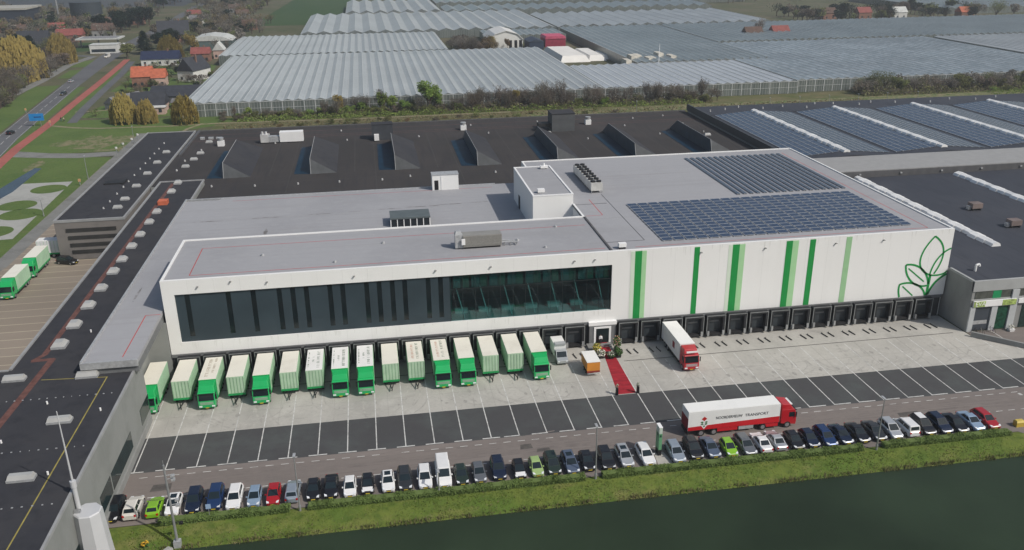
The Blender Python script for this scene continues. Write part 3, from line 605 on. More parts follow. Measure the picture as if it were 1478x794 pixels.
for y in (70.8,77.6,89.2,101.5,113.5,125.9): part('skylight', s3m, vh, (-23.9, y, 8.9))
ventg = M('roof_vent_grey', (.42,.42,.42), .6, var=.15)
dm = MB().tube((0,0,0),(0,0,.4),.24,.15,10).mesh('roof_vent', [ventg])
for y in (70.9,76.4,83,89.2,94.5,100.7,107.3,113.4,119,124.9,131,138.4): part('roof_vent', dm, vh, (-27, y, 8.9))
b = MB(); b.box(-32.5,-28.2,92.6,95.6,8.9,9.25); b.box(-28.0,-27.6,92,96,8.9,9.4); b.build('roof_frame', chas, vh)
MB().box(-20.5,-18.05,62.6,88,0,7.2).build('link_roof', M('dark_brown_gutter_roof', (.05,.042,.04), .85, var=.2), vh)

# big brown-black roof with seven hoods
bh = thing('brown_black_hall', 'huge flat brown black roofed hall behind the warehouse with seven wedge shaped hoods', 'hall')
b = MB(); b.box(-7.35,141.3,64,154,0,8.85); b.box(-20.4,-7.35,88.2,154,0,8.85); b.build('wall', wallgrey, bh)
b = MB(); b.box(-7.35,141.3,64,153.7,8.85,9.0); b.box(-20.2,-7.35,88.2,153.7,8.85,9.0); b.build('roof', roofb2, bh)
b = MB(); b.box(-20.3,141.3,153.7,154.1,8.8,9.3); b.box(-19.5,-18.9,120,154,9,9.5); b.build('roof_coping', M('dark_coping', (.10,.10,.105), .6), bh)
hs = MB(); h = 3.7
A_, B_, C_, D_ = (0,96.5,9), (0,126,9), (6.6,92.9,9), (6.6,126,9); P, Q = (0,94.2,9+h), (0,121.5,9+h); E_ = (0,92.6,9)
hs.poly([E_,(0,128,9),Q,P][::-1],1); hs.poly([P,Q,D_,C_][::-1],0); hs.poly([E_,C_,P],2); hs.poly([Q,(0,128,9),D_][::-1],0)
hsm = hs.mesh('roof_hood', [roofb, M('hood_glazed_face', (.040,.065,.090), .35, var=.2, scale=.5), M('hood_front_grey', (.075,.08,.085), .7, var=.15)])
hr = MB().tube((0,94.2,12.72),(0,121.5,12.72),.08,n=6); hr.tube((0,94.2,12.72),(0,92.6,9.02),.08,n=6); hrm = hr.mesh('hood_rail', [coping])
hg = MB(); hg.hexa([(-4.3,93.4,9),(-.02,92.9,9),(-.02,124.5,9),(-4.1,124,9),(-4.3,93.4,9.05),(-.02,92.9,9.07),(-.02,124.5,9.07),(-4.1,124,9.05)]); hgm = hg.mesh('hood_glazing', [M('hood_dark_blue_glass', (.005,.024,.048), .5, spec=.15, var=.25, scale=.4)])
for k in range(7):
    a = part('roof_hood', hsm, bh, (-3.6+21.75*k, 0, 0)); part('hood_rail', hrm, a); part('hood_glazing', hgm, a)
b = MB()
for y in (147.5,141,138.6): b.strip([(-19,y),(140,y)], .35, 9.006)
b.build('roof_seam', M('reddish_roof_seam', (.10,.055,.05), .8, var=.3), bh)
b = MB()
for k in range(7): b.strip([(7.6+21.75*k,93),(7.6+21.75*k,137)], .3, 9.008); b.strip([(13+21.75*k,66),(13+21.75*k,137)], .2, 9.007)
b.strip([(-7,86.5),(140,86.5)], .2, 9.009); b.build('roof_joint', M('dusty_roof_joint', (.055,.052,.05), .9), bh)
vm = MB().tube((0,0,0),(0,0,.45),.28,.2,10).mesh('roof_vent', [ventg])
for x, y in ((-5.4,84.9),(5.1,83.4),(15.5,83.2),(25.6,83.1),(36.2,83),(43.3,85),(54,84),(65.2,84.7),(6,131),(27,131),(48.5,131.5),(70,132),(92,133),(114,134),(133,133),(98,118),(109,116),(121,120),(135,120),(-16.9,103),(-16.7,113.6),(-14.3,126),(3,144),(25,145),(66,145),(88,146),(120,145),(131,147)): part('roof_vent', vm, bh, (x, y, 9))
for x, y in ((-14.5,114.8),(-13.9,122),(-13.7,136.5),(-15.3,106.8)): part('skylight', s3m, bh, (x, y, 9))
for x, y in ((108.5,121.5),(130.5,124.5),(134.5,115.5),(88,128)):
    part('skylight', s3m, bh, (x, y, 9))
t = thing('rooftop_chiller', 'long white rooftop chiller with grey duct section on the brown black roof', 'chiller', (2.2, 131.5, 9))
MB().box(5.2,12,0,2.6,.3,3.2).build('casing', trimw, t); MB().box(1.8,5.2,.4,2.2,.3,2.0).build('duct', alu, t); b = MB(); b.box(-.4,1.8,.2,2.4,.3,2.6); b.tube((.2,1,2.6),(.2,1,3.4),.35); b.tube((1.2,1.4,2.6),(1.2,1.4,3.3),.35); b.build('fan_section', M('chiller_offwhite', (.5,.5,.5), .5, var=.15), t); b = MB(); b.box(-.2,11.8,.2,.4,0,.3); b.box(-.2,11.8,2.2,2.4,0,.3); b.build('base_rail', chas, t)
t = thing('roof_plant_house', 'dark grey cube shaped plant house standing among the roof hoods', 'plant house', (93.2, 132.5, 9)); MB().box(-3.6,3.6,-2.5,4,0,5.4).build('wall', M('dark_grey_plant_wall', (.085,.09,.095), .7, var=.12), t); MB().box(-3.75,3.75,-2.65,4.15,5.4,5.6).build('roof', roofb, t); MB().box(-7.5,-3.6,-1,2,1.4,2.4).build('duct', chas, t)
t = thing('roof_duct_tower', 'dark duct tower with white box at its foot on the brown black roof', 'duct tower', (37.5, 128.5, 9)); MB().box(-3,3.2,1,5,0,4.6).build('wall', M('dark_duct_wall', (.05,.055,.065), .6, var=.15), t); MB().box(-2.4,-1,-.6,.6,.2,2.0).build('fan_box', trimw, t); MB().box(-3.1,3.3,.9,5.1,4.6,4.75).build('cover', roofb, t)
for (x, y, la) in ((-9.5,131.5,'small white roof fan near the left end of the brown black roof'),(103.3,139.2,'small white roof fan between the hoods near the rear roof edge'),(63,139,'white upright roof fan with grey cap behind the fourth hood')):
    t = thing('roof_fan', la, 'roof fan', (x, y, 9)); MB().box(-.9,.9,-.9,.9,0,1.5).build('curb', trimw, t); MB().tube((0,0,1.5),(0,0,2.4),.75,.9,14).build('cowl', alu, t)
t = thing('roof_box_row', 'row of small grey roof boxes by the chiller on the brown black roof', 'roof boxes', (-17, 141, 9)); b = MB(); b.box(0,1.2,0,1,0,.7); b.box(2.4,3.8,0,1,0,.6); b.box(4.6,6.4,.2,1,0,.5); b.build('box_casing', alu, t)

# right: roof with solar rows and white ridge lights
sh = thing('solar_hall', 'right rear hall with solar rows between white ridge lights', 'hall')
b = MB(); b.box(141.5,330,74.2,152,0,10.3); b.build('wall', wallgrey, sh)
b = MB()
xr0 = 158.4
for bay in range(-1, 6):
    xr = xr0+28.35*bay; xa = max(141.5, xr-14.17)
    za = ZF+(1.15*(1-(xr-xa)/14.17))
    if bay >= 0: b.hexa([(xa,74.3,ZF-.2),(xr,74.3,ZF-.2),(xr,137.5,ZF-.2),(xa,137.5,ZF-.2),(xa,74.3,za),(xr,74.3,ZF+1.15),(xr,137.5,ZF+1.15),(xa,137.5,za)])
    xb = xr+14.17; xc = max(xr, 141.5)
    if xb > 141.6: b.hexa([(xc,74.3,ZF-.2),(xb,74.3,ZF-.2),(xb,137.5,ZF-.2),(xc,137.5,ZF-.2),(xc,74.3,ZF+1.15*(1-(xc-xr)/14.17)),(xb,74.3,ZF),(xb,137.5,ZF),(xc,137.5,ZF+1.15*(1-(xc-xr)/14.17))])
b.box(141.5,330,137.5,151.8,10.2,10.6); b.build('roof', roofblue, sh)
MB().box(141.2,141.7,74.2,152,9.6,11.7).build('parapet', M('parapet_blue_black', (.05,.055,.062), .6), sh)
ridgew = M('white_ridge_light', (.80,.80,.79), .4, var=.08)
def ridge_light(parent, x, y0, y1, z):
    b = MB(); y = y0; k = 0
    while y < y1:
        y2 = min(y+2.3, y1); wv = 1.2+.22*((k*7) % 3-1)
        b.prism_y([(x-wv,z),(x+wv,z),(x+wv*.75,z+.55),(x,z+.85),(x-wv*.75,z+.55)], y, y2-.08); y += 2.3; k += 1
    b.build('ridge_light', ridgew, parent)
for bay in range(0, 6): ridge_light(sh, xr0+28.35*bay, 77.5, 136.5, ZF+1.05)
for x, y in ((146,143),(152,145),(165,144),(173,146),(180,142.5),(192,147),(200,144),(206,147),(214,145),(226,143),(236,147),(244,144),(254,147),(265,143),(158,148),(186,148.5)): part('roof_vent', vm, sh, (x, y, 10.6)).scale = (1.2,1.2,1.4)
gsr = thing('grey_link_roof', 'pale grey flat roofed link between the two right halls', 'link building')
MB().box(135.3,330,59.7,74.1,0,11.0).build('wall', M('dark_link_wall', (.09,.09,.095), .7, var=.15), gsr); MB().box(135.2,330,60.0,74.0,11.0,11.2).build('roof', M('pale_grey_roof', (.30,.30,.30), .75, var=.06), gsr)
for x in (152,163,174,185,196,207): part('wall_lamp', MB().box(-.25,.25,-.3,0,-.15,.15).mesh('wall_lamp',[alu]), gsr, (x, 59.7, 10.3))
rh = thing('right_hall', 'right front hall with concrete side wall, dark roof, roller doors and sign band', 'hall')
b = MB(); b.box(135.3,330,-7.0,59.6,0,9.35); b.build('wall', concw, rh)
b = MB(); b.box(135.5,330,-6.7,59.6,9.35,9.5); b.build('roof', roofblue, rh)
b = MB(); b.box(135.3,330,-7.15,-6.7,7.6,9.55); b.box(135.2,135.6,-6.7,-.3,9.2,9.6); b.box(135.3,330,-7.12,-7.0,5.9,6.1); b.build('concrete_band', M('pale_concrete_band', (.36,.37,.37), .7, var=.06), rh)
ridge_light(rh, 151, 8.5, 59, 9.5); ridge_light(rh, 177.4, 10, 58, 9.5); ridge_light(rh, 206, 10, 58, 9.5)
for x0, x1 in ((135.9,143.4),(144.5,152)):
    MB().box(x0,x1,-7.06,-7.0,6.15,7.55).build('window_band', M('dusty_window_band', (.075,.08,.07), .4, var=.3, scale=1.5), rh)
MB().box(139.3,140.9,-7.09,-7.05,6.1,7.55).build('green_panel', M('green_window_panel', (.015,.26,.10), .4), rh)
sg = MB().box(135.7,143.9,-7.45,-7.13,4.75,5.85).build('sign_board', trimw, rh)
leafg = M('sign_leaf_green', (.32,.42,.12), .6, var=.5, scale=2.5, detail=8)
b = MB(); b.box(135.7,137.9,-7.47,-7.45,4.78,5.82); b.box(141.2,143.9,-7.47,-7.45,4.78,5.82); b.build('leaf_print', leafg, sg)
lettering('sign_lettering', 'EVA', 1.15, M('sign_letter_white', (.82,.84,.80), .5), sg, (136.95,-7.48,5.3), (R(90),0,0), width=1.9)
for x0, x1, mm in ((136.4,139.4,M('roller_door_blue_grey', (.055,.065,.08), .5, var=.1)),(140.7,142.9,M('green_glazed_door', (.012,.06,.035), .2, var=.5, scale=2)),(145.6,149,M('dark_glazed_opening', (.02,.04,.035), .3, var=.4, scale=2))):
    d = MB().box(x0,x1,-7.08,-7.0,.1,4.4).build('door', mm, rh)
    if x0 < 137: MB().box(x0+.05,x1-.3,-7.12,-7.08,1.3,2.0).build('door_stripe', alu, d)
b = MB(); b.box(135.35,136.3,-7.3,-7.0,0,4.7); b.box(139.5,140.6,-7.3,-7.0,0,4.7); b.box(143.0,144.3,-7.3,-7.0,0,7.5); b.box(150,151,-7.3,-7,0,7.5); b.build('pillar', M('white_grey_pillar', (.45,.47,.48), .6, var=.08), rh)
MB().box(144.4,153,-7.42,-7.13,4.9,5.8).build('sign_board', trimw, rh)
t = thing('roof_cowl', 'white bent pipe cowl near the front corner of the right hall roof', 'roof cowl', (138.6,-2.5,9.5)); b = MB(); b.tube((0,0,0),(0,0,1.2),.2); b.tube((0,0,1.15),(.6,0,1.3),.2); b.tube((.6,0,1.3),(.7,0,.9),.2); b.build('pipe', trimw, t)
for i, (x, y) in enumerate(((162.2,30.6),(162.2,18.5))):
    t = thing('roof_fan_unit', ('brown grey roof fan unit on the dark right roof, the farther of two' if i == 0 else 'brown grey roof fan unit on the dark right roof, the nearer of two'), 'roof fan', (x, y, 9.5))
    MB().box(-1.1,1.3,-.9,.9,.5,1.6).build('casing', M('fan_brown_grey', (.19,.15,.14), .6, var=.15), t); b = MB(); b.box(-.9,-.7,-.8,.8,0,.5); b.box(.9,1.1,-.8,.8,0,.5); b.build('leg', chas, t); MB().box(-1.7,-1.1,-.4,.4,.2,1.0).build('motor', alu, t)
# retaining wall on the right of the yard
t = thing('retaining_wall', 'low concrete retaining wall running diagonally from the right hall past the yard', 'wall')
b = MB(); pts = [(135.0,-9.0),(143.6,-17.3),(160,-19.5)]
for (xa, ya), (xb, yb) in zip(pts, pts[1:]):
    d = Vector((xb-xa, yb-ya)).normalized(); n = Vector((-d.y, d.x))*.22
    b.hexa([(xa-n.x,ya-n.y,0),(xb-n.x,yb-n.y,0),(xb+n.x,yb+n.y,0),(xa+n.x,ya+n.y,0),(xa-n.x,ya-n.y,.95),(xb-n.x,yb-n.y,.8),(xb+n.x,yb+n.y,.8),(xa+n.x,ya+n.y,.95)])
b.build('wall', concw, t); b = MB().strip([(136.3,-9.0),(144.5,-16.6)], 1.0, .01); b.build('gravel_edge', M('dark_gravel_bed', (.045,.045,.04), .9, var=.5, scale=3), t)

# ================================================================ GREENHOUSES
whitewash = panes('whitewashed_glass', (.355,.378,.385), (.405,.428,.435), (.44,.46,.465), 1.25, 2.2, .3, .07, .5, noise=.12)
whitewash2 = panes('bright_whitewashed_glass', (.42,.45,.48), (.47,.50,.53), (.55,.57,.58), 1.25, 2.2, .35, .07, .5, noise=.08)
greyglass = panes('grey_green_glass', (.19,.23,.235), (.245,.285,.29), (.29,.315,.315), 1.25, 2.4, .3, .07, .5, noise=.16)
ventglass = panes('vented_glass', (.235,.28,.30), (.36,.405,.43), (.25,.28,.30), 2.1, 3.0, .3, .07, .5, noise=.2, offset=.5)
sideglass = panes('greenhouse_side_glass', (.10,.12,.115), (.16,.18,.17), (.30,.31,.30), 1.2, 1.2, .3, .08, .5)
gbar = M('white_greenhouse_bar', (.52,.54,.54), .5, var=.08)
gable_dark = M('greenhouse_gable_glass', (.17,.19,.19), .3, var=.3, scale=.4)
def greenhouse(label, x0, x1, y0, y1, span, rm, eave=5.0, rise=.95, posts=False, crosslines=0):
    t = thing('greenhouse', label, 'greenhouse', (x0, y0, 0), 0, 'greenhouses behind the warehouse')
    n = max(1, round((x1-x0)/span)); s = (x1-x0)/n; L = y1-y0
    b = MB(); gd = MB(); gr = MB(); bars = MB()
    for k in range(n):
        a, c, e = k*s, (k+.5)*s, (k+1)*s
        b.poly([(a,0,eave),(c,0,eave+rise),(c,L,eave+rise),(a,L,eave)][::-1]); b.poly([(c,0,eave+rise),(e,0,eave),(e,L,eave),(c,L,eave+rise)][::-1])
        gd.poly([(a,.02,eave),(e,.02,eave),(c,.02,eave+rise)]); gr.poly([(a,L-.02,eave),(e,L-.02,eave),(c,L-.02,eave+rise)][::-1])
        bars.box(c-.09,c+.09,0,L,eave+rise-.02,eave+rise+.10); bars.box(a-.09,a+.14,0,L,eave-.02,eave+.12)
    for k in range(1, crosslines+1): 
        y = L*k/(crosslines+1)
        for q in range(n): bars.poly([((q)*s,y,eave+.03),((q+.5)*s,y,eave+rise+.03),((q+.5)*s,y+.5,eave+rise+.03),((q)*s,y+.5,eave+.03)]); bars.poly([((q+.5)*s,y,eave+rise+.03),((q+1)*s,y,eave+.03),((q+1)*s,y+.5,eave+.03),((q+.5)*s,y+.5,eave+rise+.03)])
    b.build('glass_roof', rm, t); gd.build('gable_glass', gable_dark, t); gr.build('gable_glass', gable_dark, t); bars.build('ridge_bar', gbar, t)
    w = MB(); w.box(0,x1-x0,0,.1,0,eave-.01); w.box(0,.1,.1,L,0,eave-.01); w.box(x1-x0-.1,x1-x0,.1,L,0,eave-.01); w.box(.1,x1-x0-.1,L-.1,L,0,eave-.01)
    w.build('side_glass', sideglass, t)
    if posts:
        p = MB()
        for k in range(n+1): p.box(k*s-.13,k*s+.13,-.12,0,0,eave)
        p.box(0,x1-x0,-.1,-.02,eave*.5,eave*.5+.12); p.box(0,x1-x0,-.12,.0,eave-.15,eave+.05)
        p.build('frame', gbar, t)
    return t
greenhouse('long front greenhouse with whitewashed ridged roof behind the tree belt', -38.5, 133, 227.5, 374.5, 4.25, whitewash, 5.2, .62, True, 1)
greenhouse('brightest white greenhouse right of the long whitewashed front one', 133.3, 220, 227.5, 296, 4.25, whitewash2, 5.2, .6, True)
greenhouse('grey ridged greenhouse directly behind the left half of the long front one', -46, 81.5, 379.5, 479, 4.1, whitewash, 5.0, .6)
greenhouse('greenhouse with very wide wavy spans behind the white arched shed', -8, 168, 487, 636, 10.5, whitewash, 5.0, 1.7)
greenhouse('small dim grey greenhouse between the arched shed and the red roofed building', 113, 166, 447, 483, 4.6, greyglass, 4.6, .8)
greenhouse('narrow grey green greenhouse right of the white sheeted yard', 169.5, 241, 300, 483, 4.6, greyglass, 5.2, .85)
greenhouse('wide blue grey vented greenhouse right of the bright white one', 221, 373, 230, 369, 4.2, ventglass, 5.2, .65, True)
greenhouse('far grey green greenhouse in front of the right village', 244, 540, 377, 486, 4.6, greyglass, 5.0, .85)
greenhouse('pale grey greenhouse at the right edge behind the vented one', 379, 620, 283, 368, 4.6, whitewash, 5.2, .85)
greenhouse('far greenhouse with big wavy gables at the top of the picture', 20, 102, 648, 790, 11.2, whitewash, 5.0, 2.4)
greenhouse('far dim greenhouse to the right of the big wavy gables', 105, 345, 645, 700, 11.2, greyglass, 5.0, 2.2)
greenhouse('far wide spanned greenhouse behind the wavy one', 170, 330, 489, 600, 10, whitewash, 5.0, 1.8)
greenhouse('very far grey greenhouse at the top right edge behind the village', 520, 1100, 560, 720, 6.4, greyglass, 5.0, .9)
greenhouse('very far greenhouse at the upper edge behind the dim one', 105, 420, 745, 900, 9, greyglass, 5.0, 1.5)
greenhouse('white gabled row greenhouse in front of the right village trees', 395, 470, 489, 500, 8, whitewash2, 3.5, 1.0)
greenhouse('second white gabled row greenhouse farther right before the village', 480, 540, 489, 500, 8, whitewash2, 3.5, 1.0)

# buildings between the greenhouses
t = thing('arched_shed', 'white shed with arched roof and dark door openings behind the long greenhouse', 'shed', (121.5,420,0))
prof = [(-10.5,0),(10.5,0),(10.5,5.2),(7,8.2),(0,10.2),(-7,8.2),(-10.5,5.2)]
MB().prism_y(prof, 0, 30).build('wall', M('white_sheet_shed', (.72,.72,.70), .6, var=.04), t)
b = MB(); [b.box(x,x+1.8,-.1,.02,0,4.6) for x in (1.8,5.2,8.2)]; b.build('door_opening', blackm, t)
b = MB(); b.prism_y([(-11,5.2),(-10.5,5.0),(-7,8.3),(0,10.3),(7,8.3),(10.5,5.0),(11,5.2),(7,8.6),(0,10.6),(-7,8.6)], -.6, 30.6); b.build('roof', M('white_arch_roof', (.66,.66,.64), .6, var=.05), t)
t = thing('red_barn', 'small building with bright crimson roof beside the white sheeted yard', 'barn', (152.5,418,0)); MB().box(-6.5,6.5,0,16,0,5).build('wall', M('crimson_wall', (.28,.03,.06), .7, var=.2), t); MB().prism_y([(-6.8,5),(6.8,5),(6.0,6.6),(-6.0,6.6)],-.3,16.3).build('roof', M('crimson_roof', (.52,.09,.16), .6, var=.15), t)
t = thing('dark_blue_shed', 'dark blue shed left of the crimson roofed building', 'shed', (139,408,0)); MB().box(-5,4,0,18,0,4.6).build('wall', M('navy_shed_wall', (.03,.045,.08), .7), t); MB().prism_y([(-5.3,4.6),(4.3,4.6),(-.5,6.2)],-.3,18.3).build('roof', M('navy_shed_roof', (.045,.06,.09), .7, var=.15), t)
t = thing('sheeted_roof', 'low building covered with white sheeting behind the long greenhouse', 'shed', (151,346,0)); b = MB(); b.taper(-11,6,0,52,0,3.2,2,4); b.taper(6,16,3,46,0,2.6,1.5,5); b.taper(15.5,24,8,36,0,2.0,1.5,4); b.build('sheet_cover', M('white_sheeting', (.74,.72,.68), .7, var=.05, scale=.2), t)
t = thing('pale_screen_heap', 'heap of pale cream sheets right of the white sheeted building', 'heap', (183,305,0)); b = MB()
for k in range(7): b.taper(-18+k*4.2,-14+k*4.2,(k*5)%13,(k*5)%13+11,0,5.6+.5*((k*3)%4),.6,1.5)
b.build('cream_sheet', M('cream_sheet', (.56,.53,.46), .8, var=.15, scale=.3), t)
t = thing('slim_mast', 'slim pale mast beside the cream sheets', 'mast', (178,292,0)); MB().tube((0,0,0),(0,0,15),.22,.12).build('pole', trimw, t)
# ================================================================ VEHICLES
def paint(name, c, rough=.28, metal=0.): return M(name, c, rough, metal, var=.04, scale=.8, spec=.5, coat=.4)
wheel_cache = {}
def wheel_meshes(r, w):
    k = (r, w)
    if k not in wheel_cache:
        a = MB().tube((-w/2,0,r),(w/2,0,r),r,n=18); b = MB().tube((-w/2-.012,0,r),(w/2+.012,0,r),r*.62,n=12)
        wheel_cache[k] = (a.mesh('wheel',[tyre]), b.mesh('rim',[rimm]))
    return wheel_cache[k]
def add_wheel(parent, x, y, r, w):
    a, b = wheel_meshes(r, w); o = part('wheel', a, parent, (x, y, 0)); part('rim', b, o)

# --- cars: front faces -y
def car_meshes(kind):
    P = dict(hatch=(3.95,.86,1.50,.98), small=(3.6,.82,1.52,.98), estate=(4.65,.91,1.50,.96), suv=(4.5,.93,1.70,1.08), sedan=(4.6,.90,1.45,.95), mpv=(4.4,.91,1.66,1.02), minivan=(4.5,.90,1.82,1.08), van=(5.4,.99,2.25,1.25))[kind]
    L, hw, H, belt = P; f, r = -L/2, L/2
    nose = {'van':.95,'minivan':.95,'mpv':1.0,'small':.85,'hatch':1.05}.get(kind, 1.2)
    rear = {'sedan':.75}.get(kind, .12); slope_f = {'van':.55,'minivan':.75,'mpv':.9}.get(kind, .85); slope_r = {'sedan':.75,'van':.08,'minivan':.15,'estate':.42,'hatch':.5,'small':.35}.get(kind, .4)
    b = MB()
    st = [(f, .32, .60, hw*.74), (f+.10, .24, .70, hw*.90), (f+.45, .20, belt-.20, hw*.98), (f+nose, .20, belt-.03, hw), (0, .19, belt, hw), (r-.5, .20, belt, hw*.99), (r-.12, .26, belt-.04, hw*.92), (r, .36, belt-.16, hw*.80)]
    rings = []
    for y, z0, z1, w in st:
        n0 = len(b.v); b.v += [(-w*.93,y,z0),(w*.93,y,z0),(w,y,z0+.2),(w*.985,y,z1-.14),(w*.86,y,z1),(-w*.86,y,z1),(-w*.985,y,z1-.14),(-w,y,z0+.2)]; rings.append(n0)
    for a, c in zip(rings, rings[1:]):
        for k in range(8):
            j = (k+1) % 8; b.f.append((a+k,c+k,c+j,a+j)); b.m.append(0)
    b.f.append(tuple(rings[0]+k for k in range(8))); b.m.append(0); b.f.append(tuple(rings[-1]+7-k for k in range(8))); b.m.append(0)
    yA, yB, yC, yD = f+nose-.02, f+nose+slope_f, r-rear-slope_r, r-rear
    w0, w1 = hw*.86, hw*.70 if kind not in ('van','minivan') else hw*.80
    zb, zt = belt-.03, H-.06
    q = [(-w0,yA,zb),(w0,yA,zb),(w0,yD,zb),(-w0,yD,zb),(-w1,yB,zt),(w1,yB,zt),(w1,yC,zt),(-w1,yC,zt)]; b.hexa(q)
    b.hexa([(-w1,yB,zt),(w1,yB,zt),(w1,yC,zt),(-w1,yC,zt),(-w1*.86,yB+.22,H),(w1*.86,yB+.22,H),(w1*.86,yC-.12,H),(-w1*.86,yC-.12,H)])
    b.box(-hw-.14,-hw+.06,yA+.28,yA+.42,belt-.02,belt+.12); b.box(hw-.06,hw+.14,yA+.28,yA+.42,belt-.02,belt+.12)
    out = {'body': b.mesh('body', [blackm])}
    def lerp(a, c, t): return tuple(a[i]+(c[i]-a[i])*t for i in range(3))
    def pane(A, B, Cc, D, m0, m1, u0, u1, off):
        """A,B bottom; D,Cc top; inset in u and v, moved out by off"""
        def pt(u, v): return Vector(lerp(lerp(A, B, u), lerp(D, Cc, u), v))
        P4 = [pt(u0,m0), pt(u1,m0), pt(u1,m1), pt(u0,m1)]; n = (P4[1]-P4[0]).cross(P4[3]-P4[0]).normalized()*off
        return [tuple(p+n) for p in P4]
    k = .012
    x = MB(); x.poly(pane(q[0],q[1],q[5],q[4],.06,.95,.06,.94,k)); out['windscreen'] = x.mesh('windscreen',[glassd])
    x = MB(); x.poly(pane(q[2],q[3],q[7],q[6],.25 if rear < .5 else .1,.92,.08,.92,k)); out['rear_window'] = x.mesh('rear_window',[glassd])
    if kind == 'van': cuts = ((.05,.27),)
    else: cuts = ((.09,.45),(.49,.88))
    x = MB(); [x.poly(pane(q[1],q[2],q[6],q[5],.12,.90,u0,u1,k)) for u0, u1 in cuts]; out['side_window'] = x.mesh('side_window',[glassd])
    x = MB(); [x.poly(pane(q[3],q[0],q[4],q[7],.12,.90,1-u1,1-u0,k)) for u0, u1 in cuts]; out['side_window_b'] = x.mesh('side_window',[glassd])
    for s in (-1, 1):
        x = MB(); x.hexa([(s*hw*.50,f+.02,.56),(s*hw*.84,f+.07,.58),(s*hw*.88,f+.30,.60),(s*hw*.52,f+.2,.58),(s*hw*.50,f-.005,.70),(s*hw*.84,f+.06,.73),(s*hw*.90,f+.42,.80),(s*hw*.52,f+.26,.74)]); out['headlight%d' % s] = x.mesh('headlight',[lamp])
        x = MB(); x.box(s*hw*.74-.12,s*hw*.74+.12,r-.14,r+.01,belt-.36,belt-.10); out['tail_light%d' % s] = x.mesh('tail_light',[tailr])
    x = MB(); x.box(-hw*.62,hw*.62,f-.012,f+.1,.24,.36); x.box(-hw*.40,hw*.40,f-.008,f+.1,.49,.59); out['grille'] = x.mesh('grille',[chas])
    x = MB(); x.box(-.26,.26,f-.02,f+.02,.37,.48); out['number_plate'] = x.mesh('number_plate',[M('yellow_plate', (.62,.47,.05), .5)])
    x = MB(); x.poly([(-hw*.45,(yB+yC)/2-.55,H+.006),(hw*.45,(yB+yC)/2-.55,H+.006),(hw*.45,(yB+yC)/2+.35,H+.006),(-hw*.45,(yB+yC)/2+.35,H+.006)]); out['sunroof'] = x.mesh('sunroof',[glassd])
    out['L'] = L; out['hw'] = hw
    return out
CARM = {}
def make_car(kind, col, loc, rotz, label, group, sunroof=False, far=False):
    if kind not in CARM: CARM[kind] = car_meshes(kind)
    K = CARM[kind]
    nm = 'parked_van' if kind == 'van' else 'parked_car'
    t = thing(nm if not far else 'car', label, 'van' if kind == 'van' else 'car', loc, rotz, group)
    for n, me in K.items():
        if n in ('L','hw') or (n == 'sunroof' and not sunroof): continue
        o = part({'side_window_b':'side_window','headlight-1':'headlight','headlight1':'headlight','tail_light-1':'tail_light','tail_light1':'tail_light'}.get(n, n), me, t)
        if n == 'body': o.material_slots[0].link = 'OBJECT'; o.material_slots[0].material = col
    rw = .33 if kind not in ('suv','van') else .37
    for s in (-1, 1):
        for y in (-K['L']/2+.82, K['L']/2-.80): add_wheel(t, s*(K['hw']-.10), y, rw, .22)
    return t
CP = {'black': paint('car_black', (.010,.010,.012)), 'white': paint('car_white', (.72,.72,.72), .35), 'lime green': paint('car_lime', (.20,.42,.02)), 'navy': paint('car_navy', (.012,.020,.045), .25, .2),
      'blue': paint('car_blue', (.018,.045,.13), .25, .3), 'light blue': paint('car_light_blue', (.28,.38,.50), .3, .3), 'red': paint('car_red', (.34,.010,.015)), 'silver blue': paint('car_silver_blue', (.34,.39,.45), .3, .4),
      'dark grey': paint('car_dark_grey', (.045,.048,.052), .3, .4), 'grey': paint('car_grey', (.16,.17,.185), .3, .4), 'silver': paint('car_silver', (.46,.48,.50), .3, .4), 'pale green': paint('car_pale_green', (.30,.42,.16)),
      'dark green': paint('car_dark_green', (.018,.030,.022)), 'cream white': paint('car_cream_white', (.62,.60,.56), .35), 'slate blue': paint('car_slate_blue', (.10,.13,.19), .3, .3)}
# (kind, colour, x, y, rear window towards the canal?, sunroof)
CARS = [('estate','black',-.1,0),('suv','cream white',2.1,1),('hatch','lime green',4.6,1),('hatch','white',6.9,0,1),('suv','navy',9.3,0),('suv','blue',11.8,0),('estate','white',14.2,0),('small','light blue',16.6,0),('hatch','red',18.9,0),('mpv','silver blue',21.3,1),
 ('hatch','black',23.8,0),('sedan','black',26.1,0),('small','white',28.4,0),('small','black',30.7,0),('hatch','white',33.2,0,1),('estate','dark grey',35.4,0),('mpv','white',38.0,0),('van','white',40.5,0),('hatch','dark green',42.7,0),('hatch','grey',45.0,0),
 ('suv','navy',47.7,0),('small','black',50.4,0),('small','pale green',52.6,0),('mpv','dark green',54.9,0),('estate','slate blue',57.3,0,1),('hatch','black',59.6,0),('suv','black',62.2,0),('estate','silver',64.8,0,1),('estate','white',67.7,0),
 ('estate','silver blue',72.0,0),('suv','black',74.5,0),('sedan','slate blue',76.9,0),('small','lime green',79.4,0),('estate','grey',81.9,0),('sedan','white',84.3,1),('sedan','silver',86.5,1),('hatch','black',89.0,0),('hatch','navy',91.3,0),('estate','blue',93.7,0),
 ('sedan','navy',96.1,0),('sedan','black',98.6,0),('sedan','dark grey',101.2,0),('mpv','silver',103.7,0),('minivan','white',106.2,1),('suv','white',108.7,0),('suv','navy',111.2,0),('sedan','black',113.6,0),('sedan','light blue',116.1,0),('estate','red',118.5,0)]
KN = dict(hatch='hatchback', small='small hatchback', estate='estate car', suv='tall SUV', sedan='saloon', mpv='people carrier', minivan='boxy people carrier', van='high delivery van')
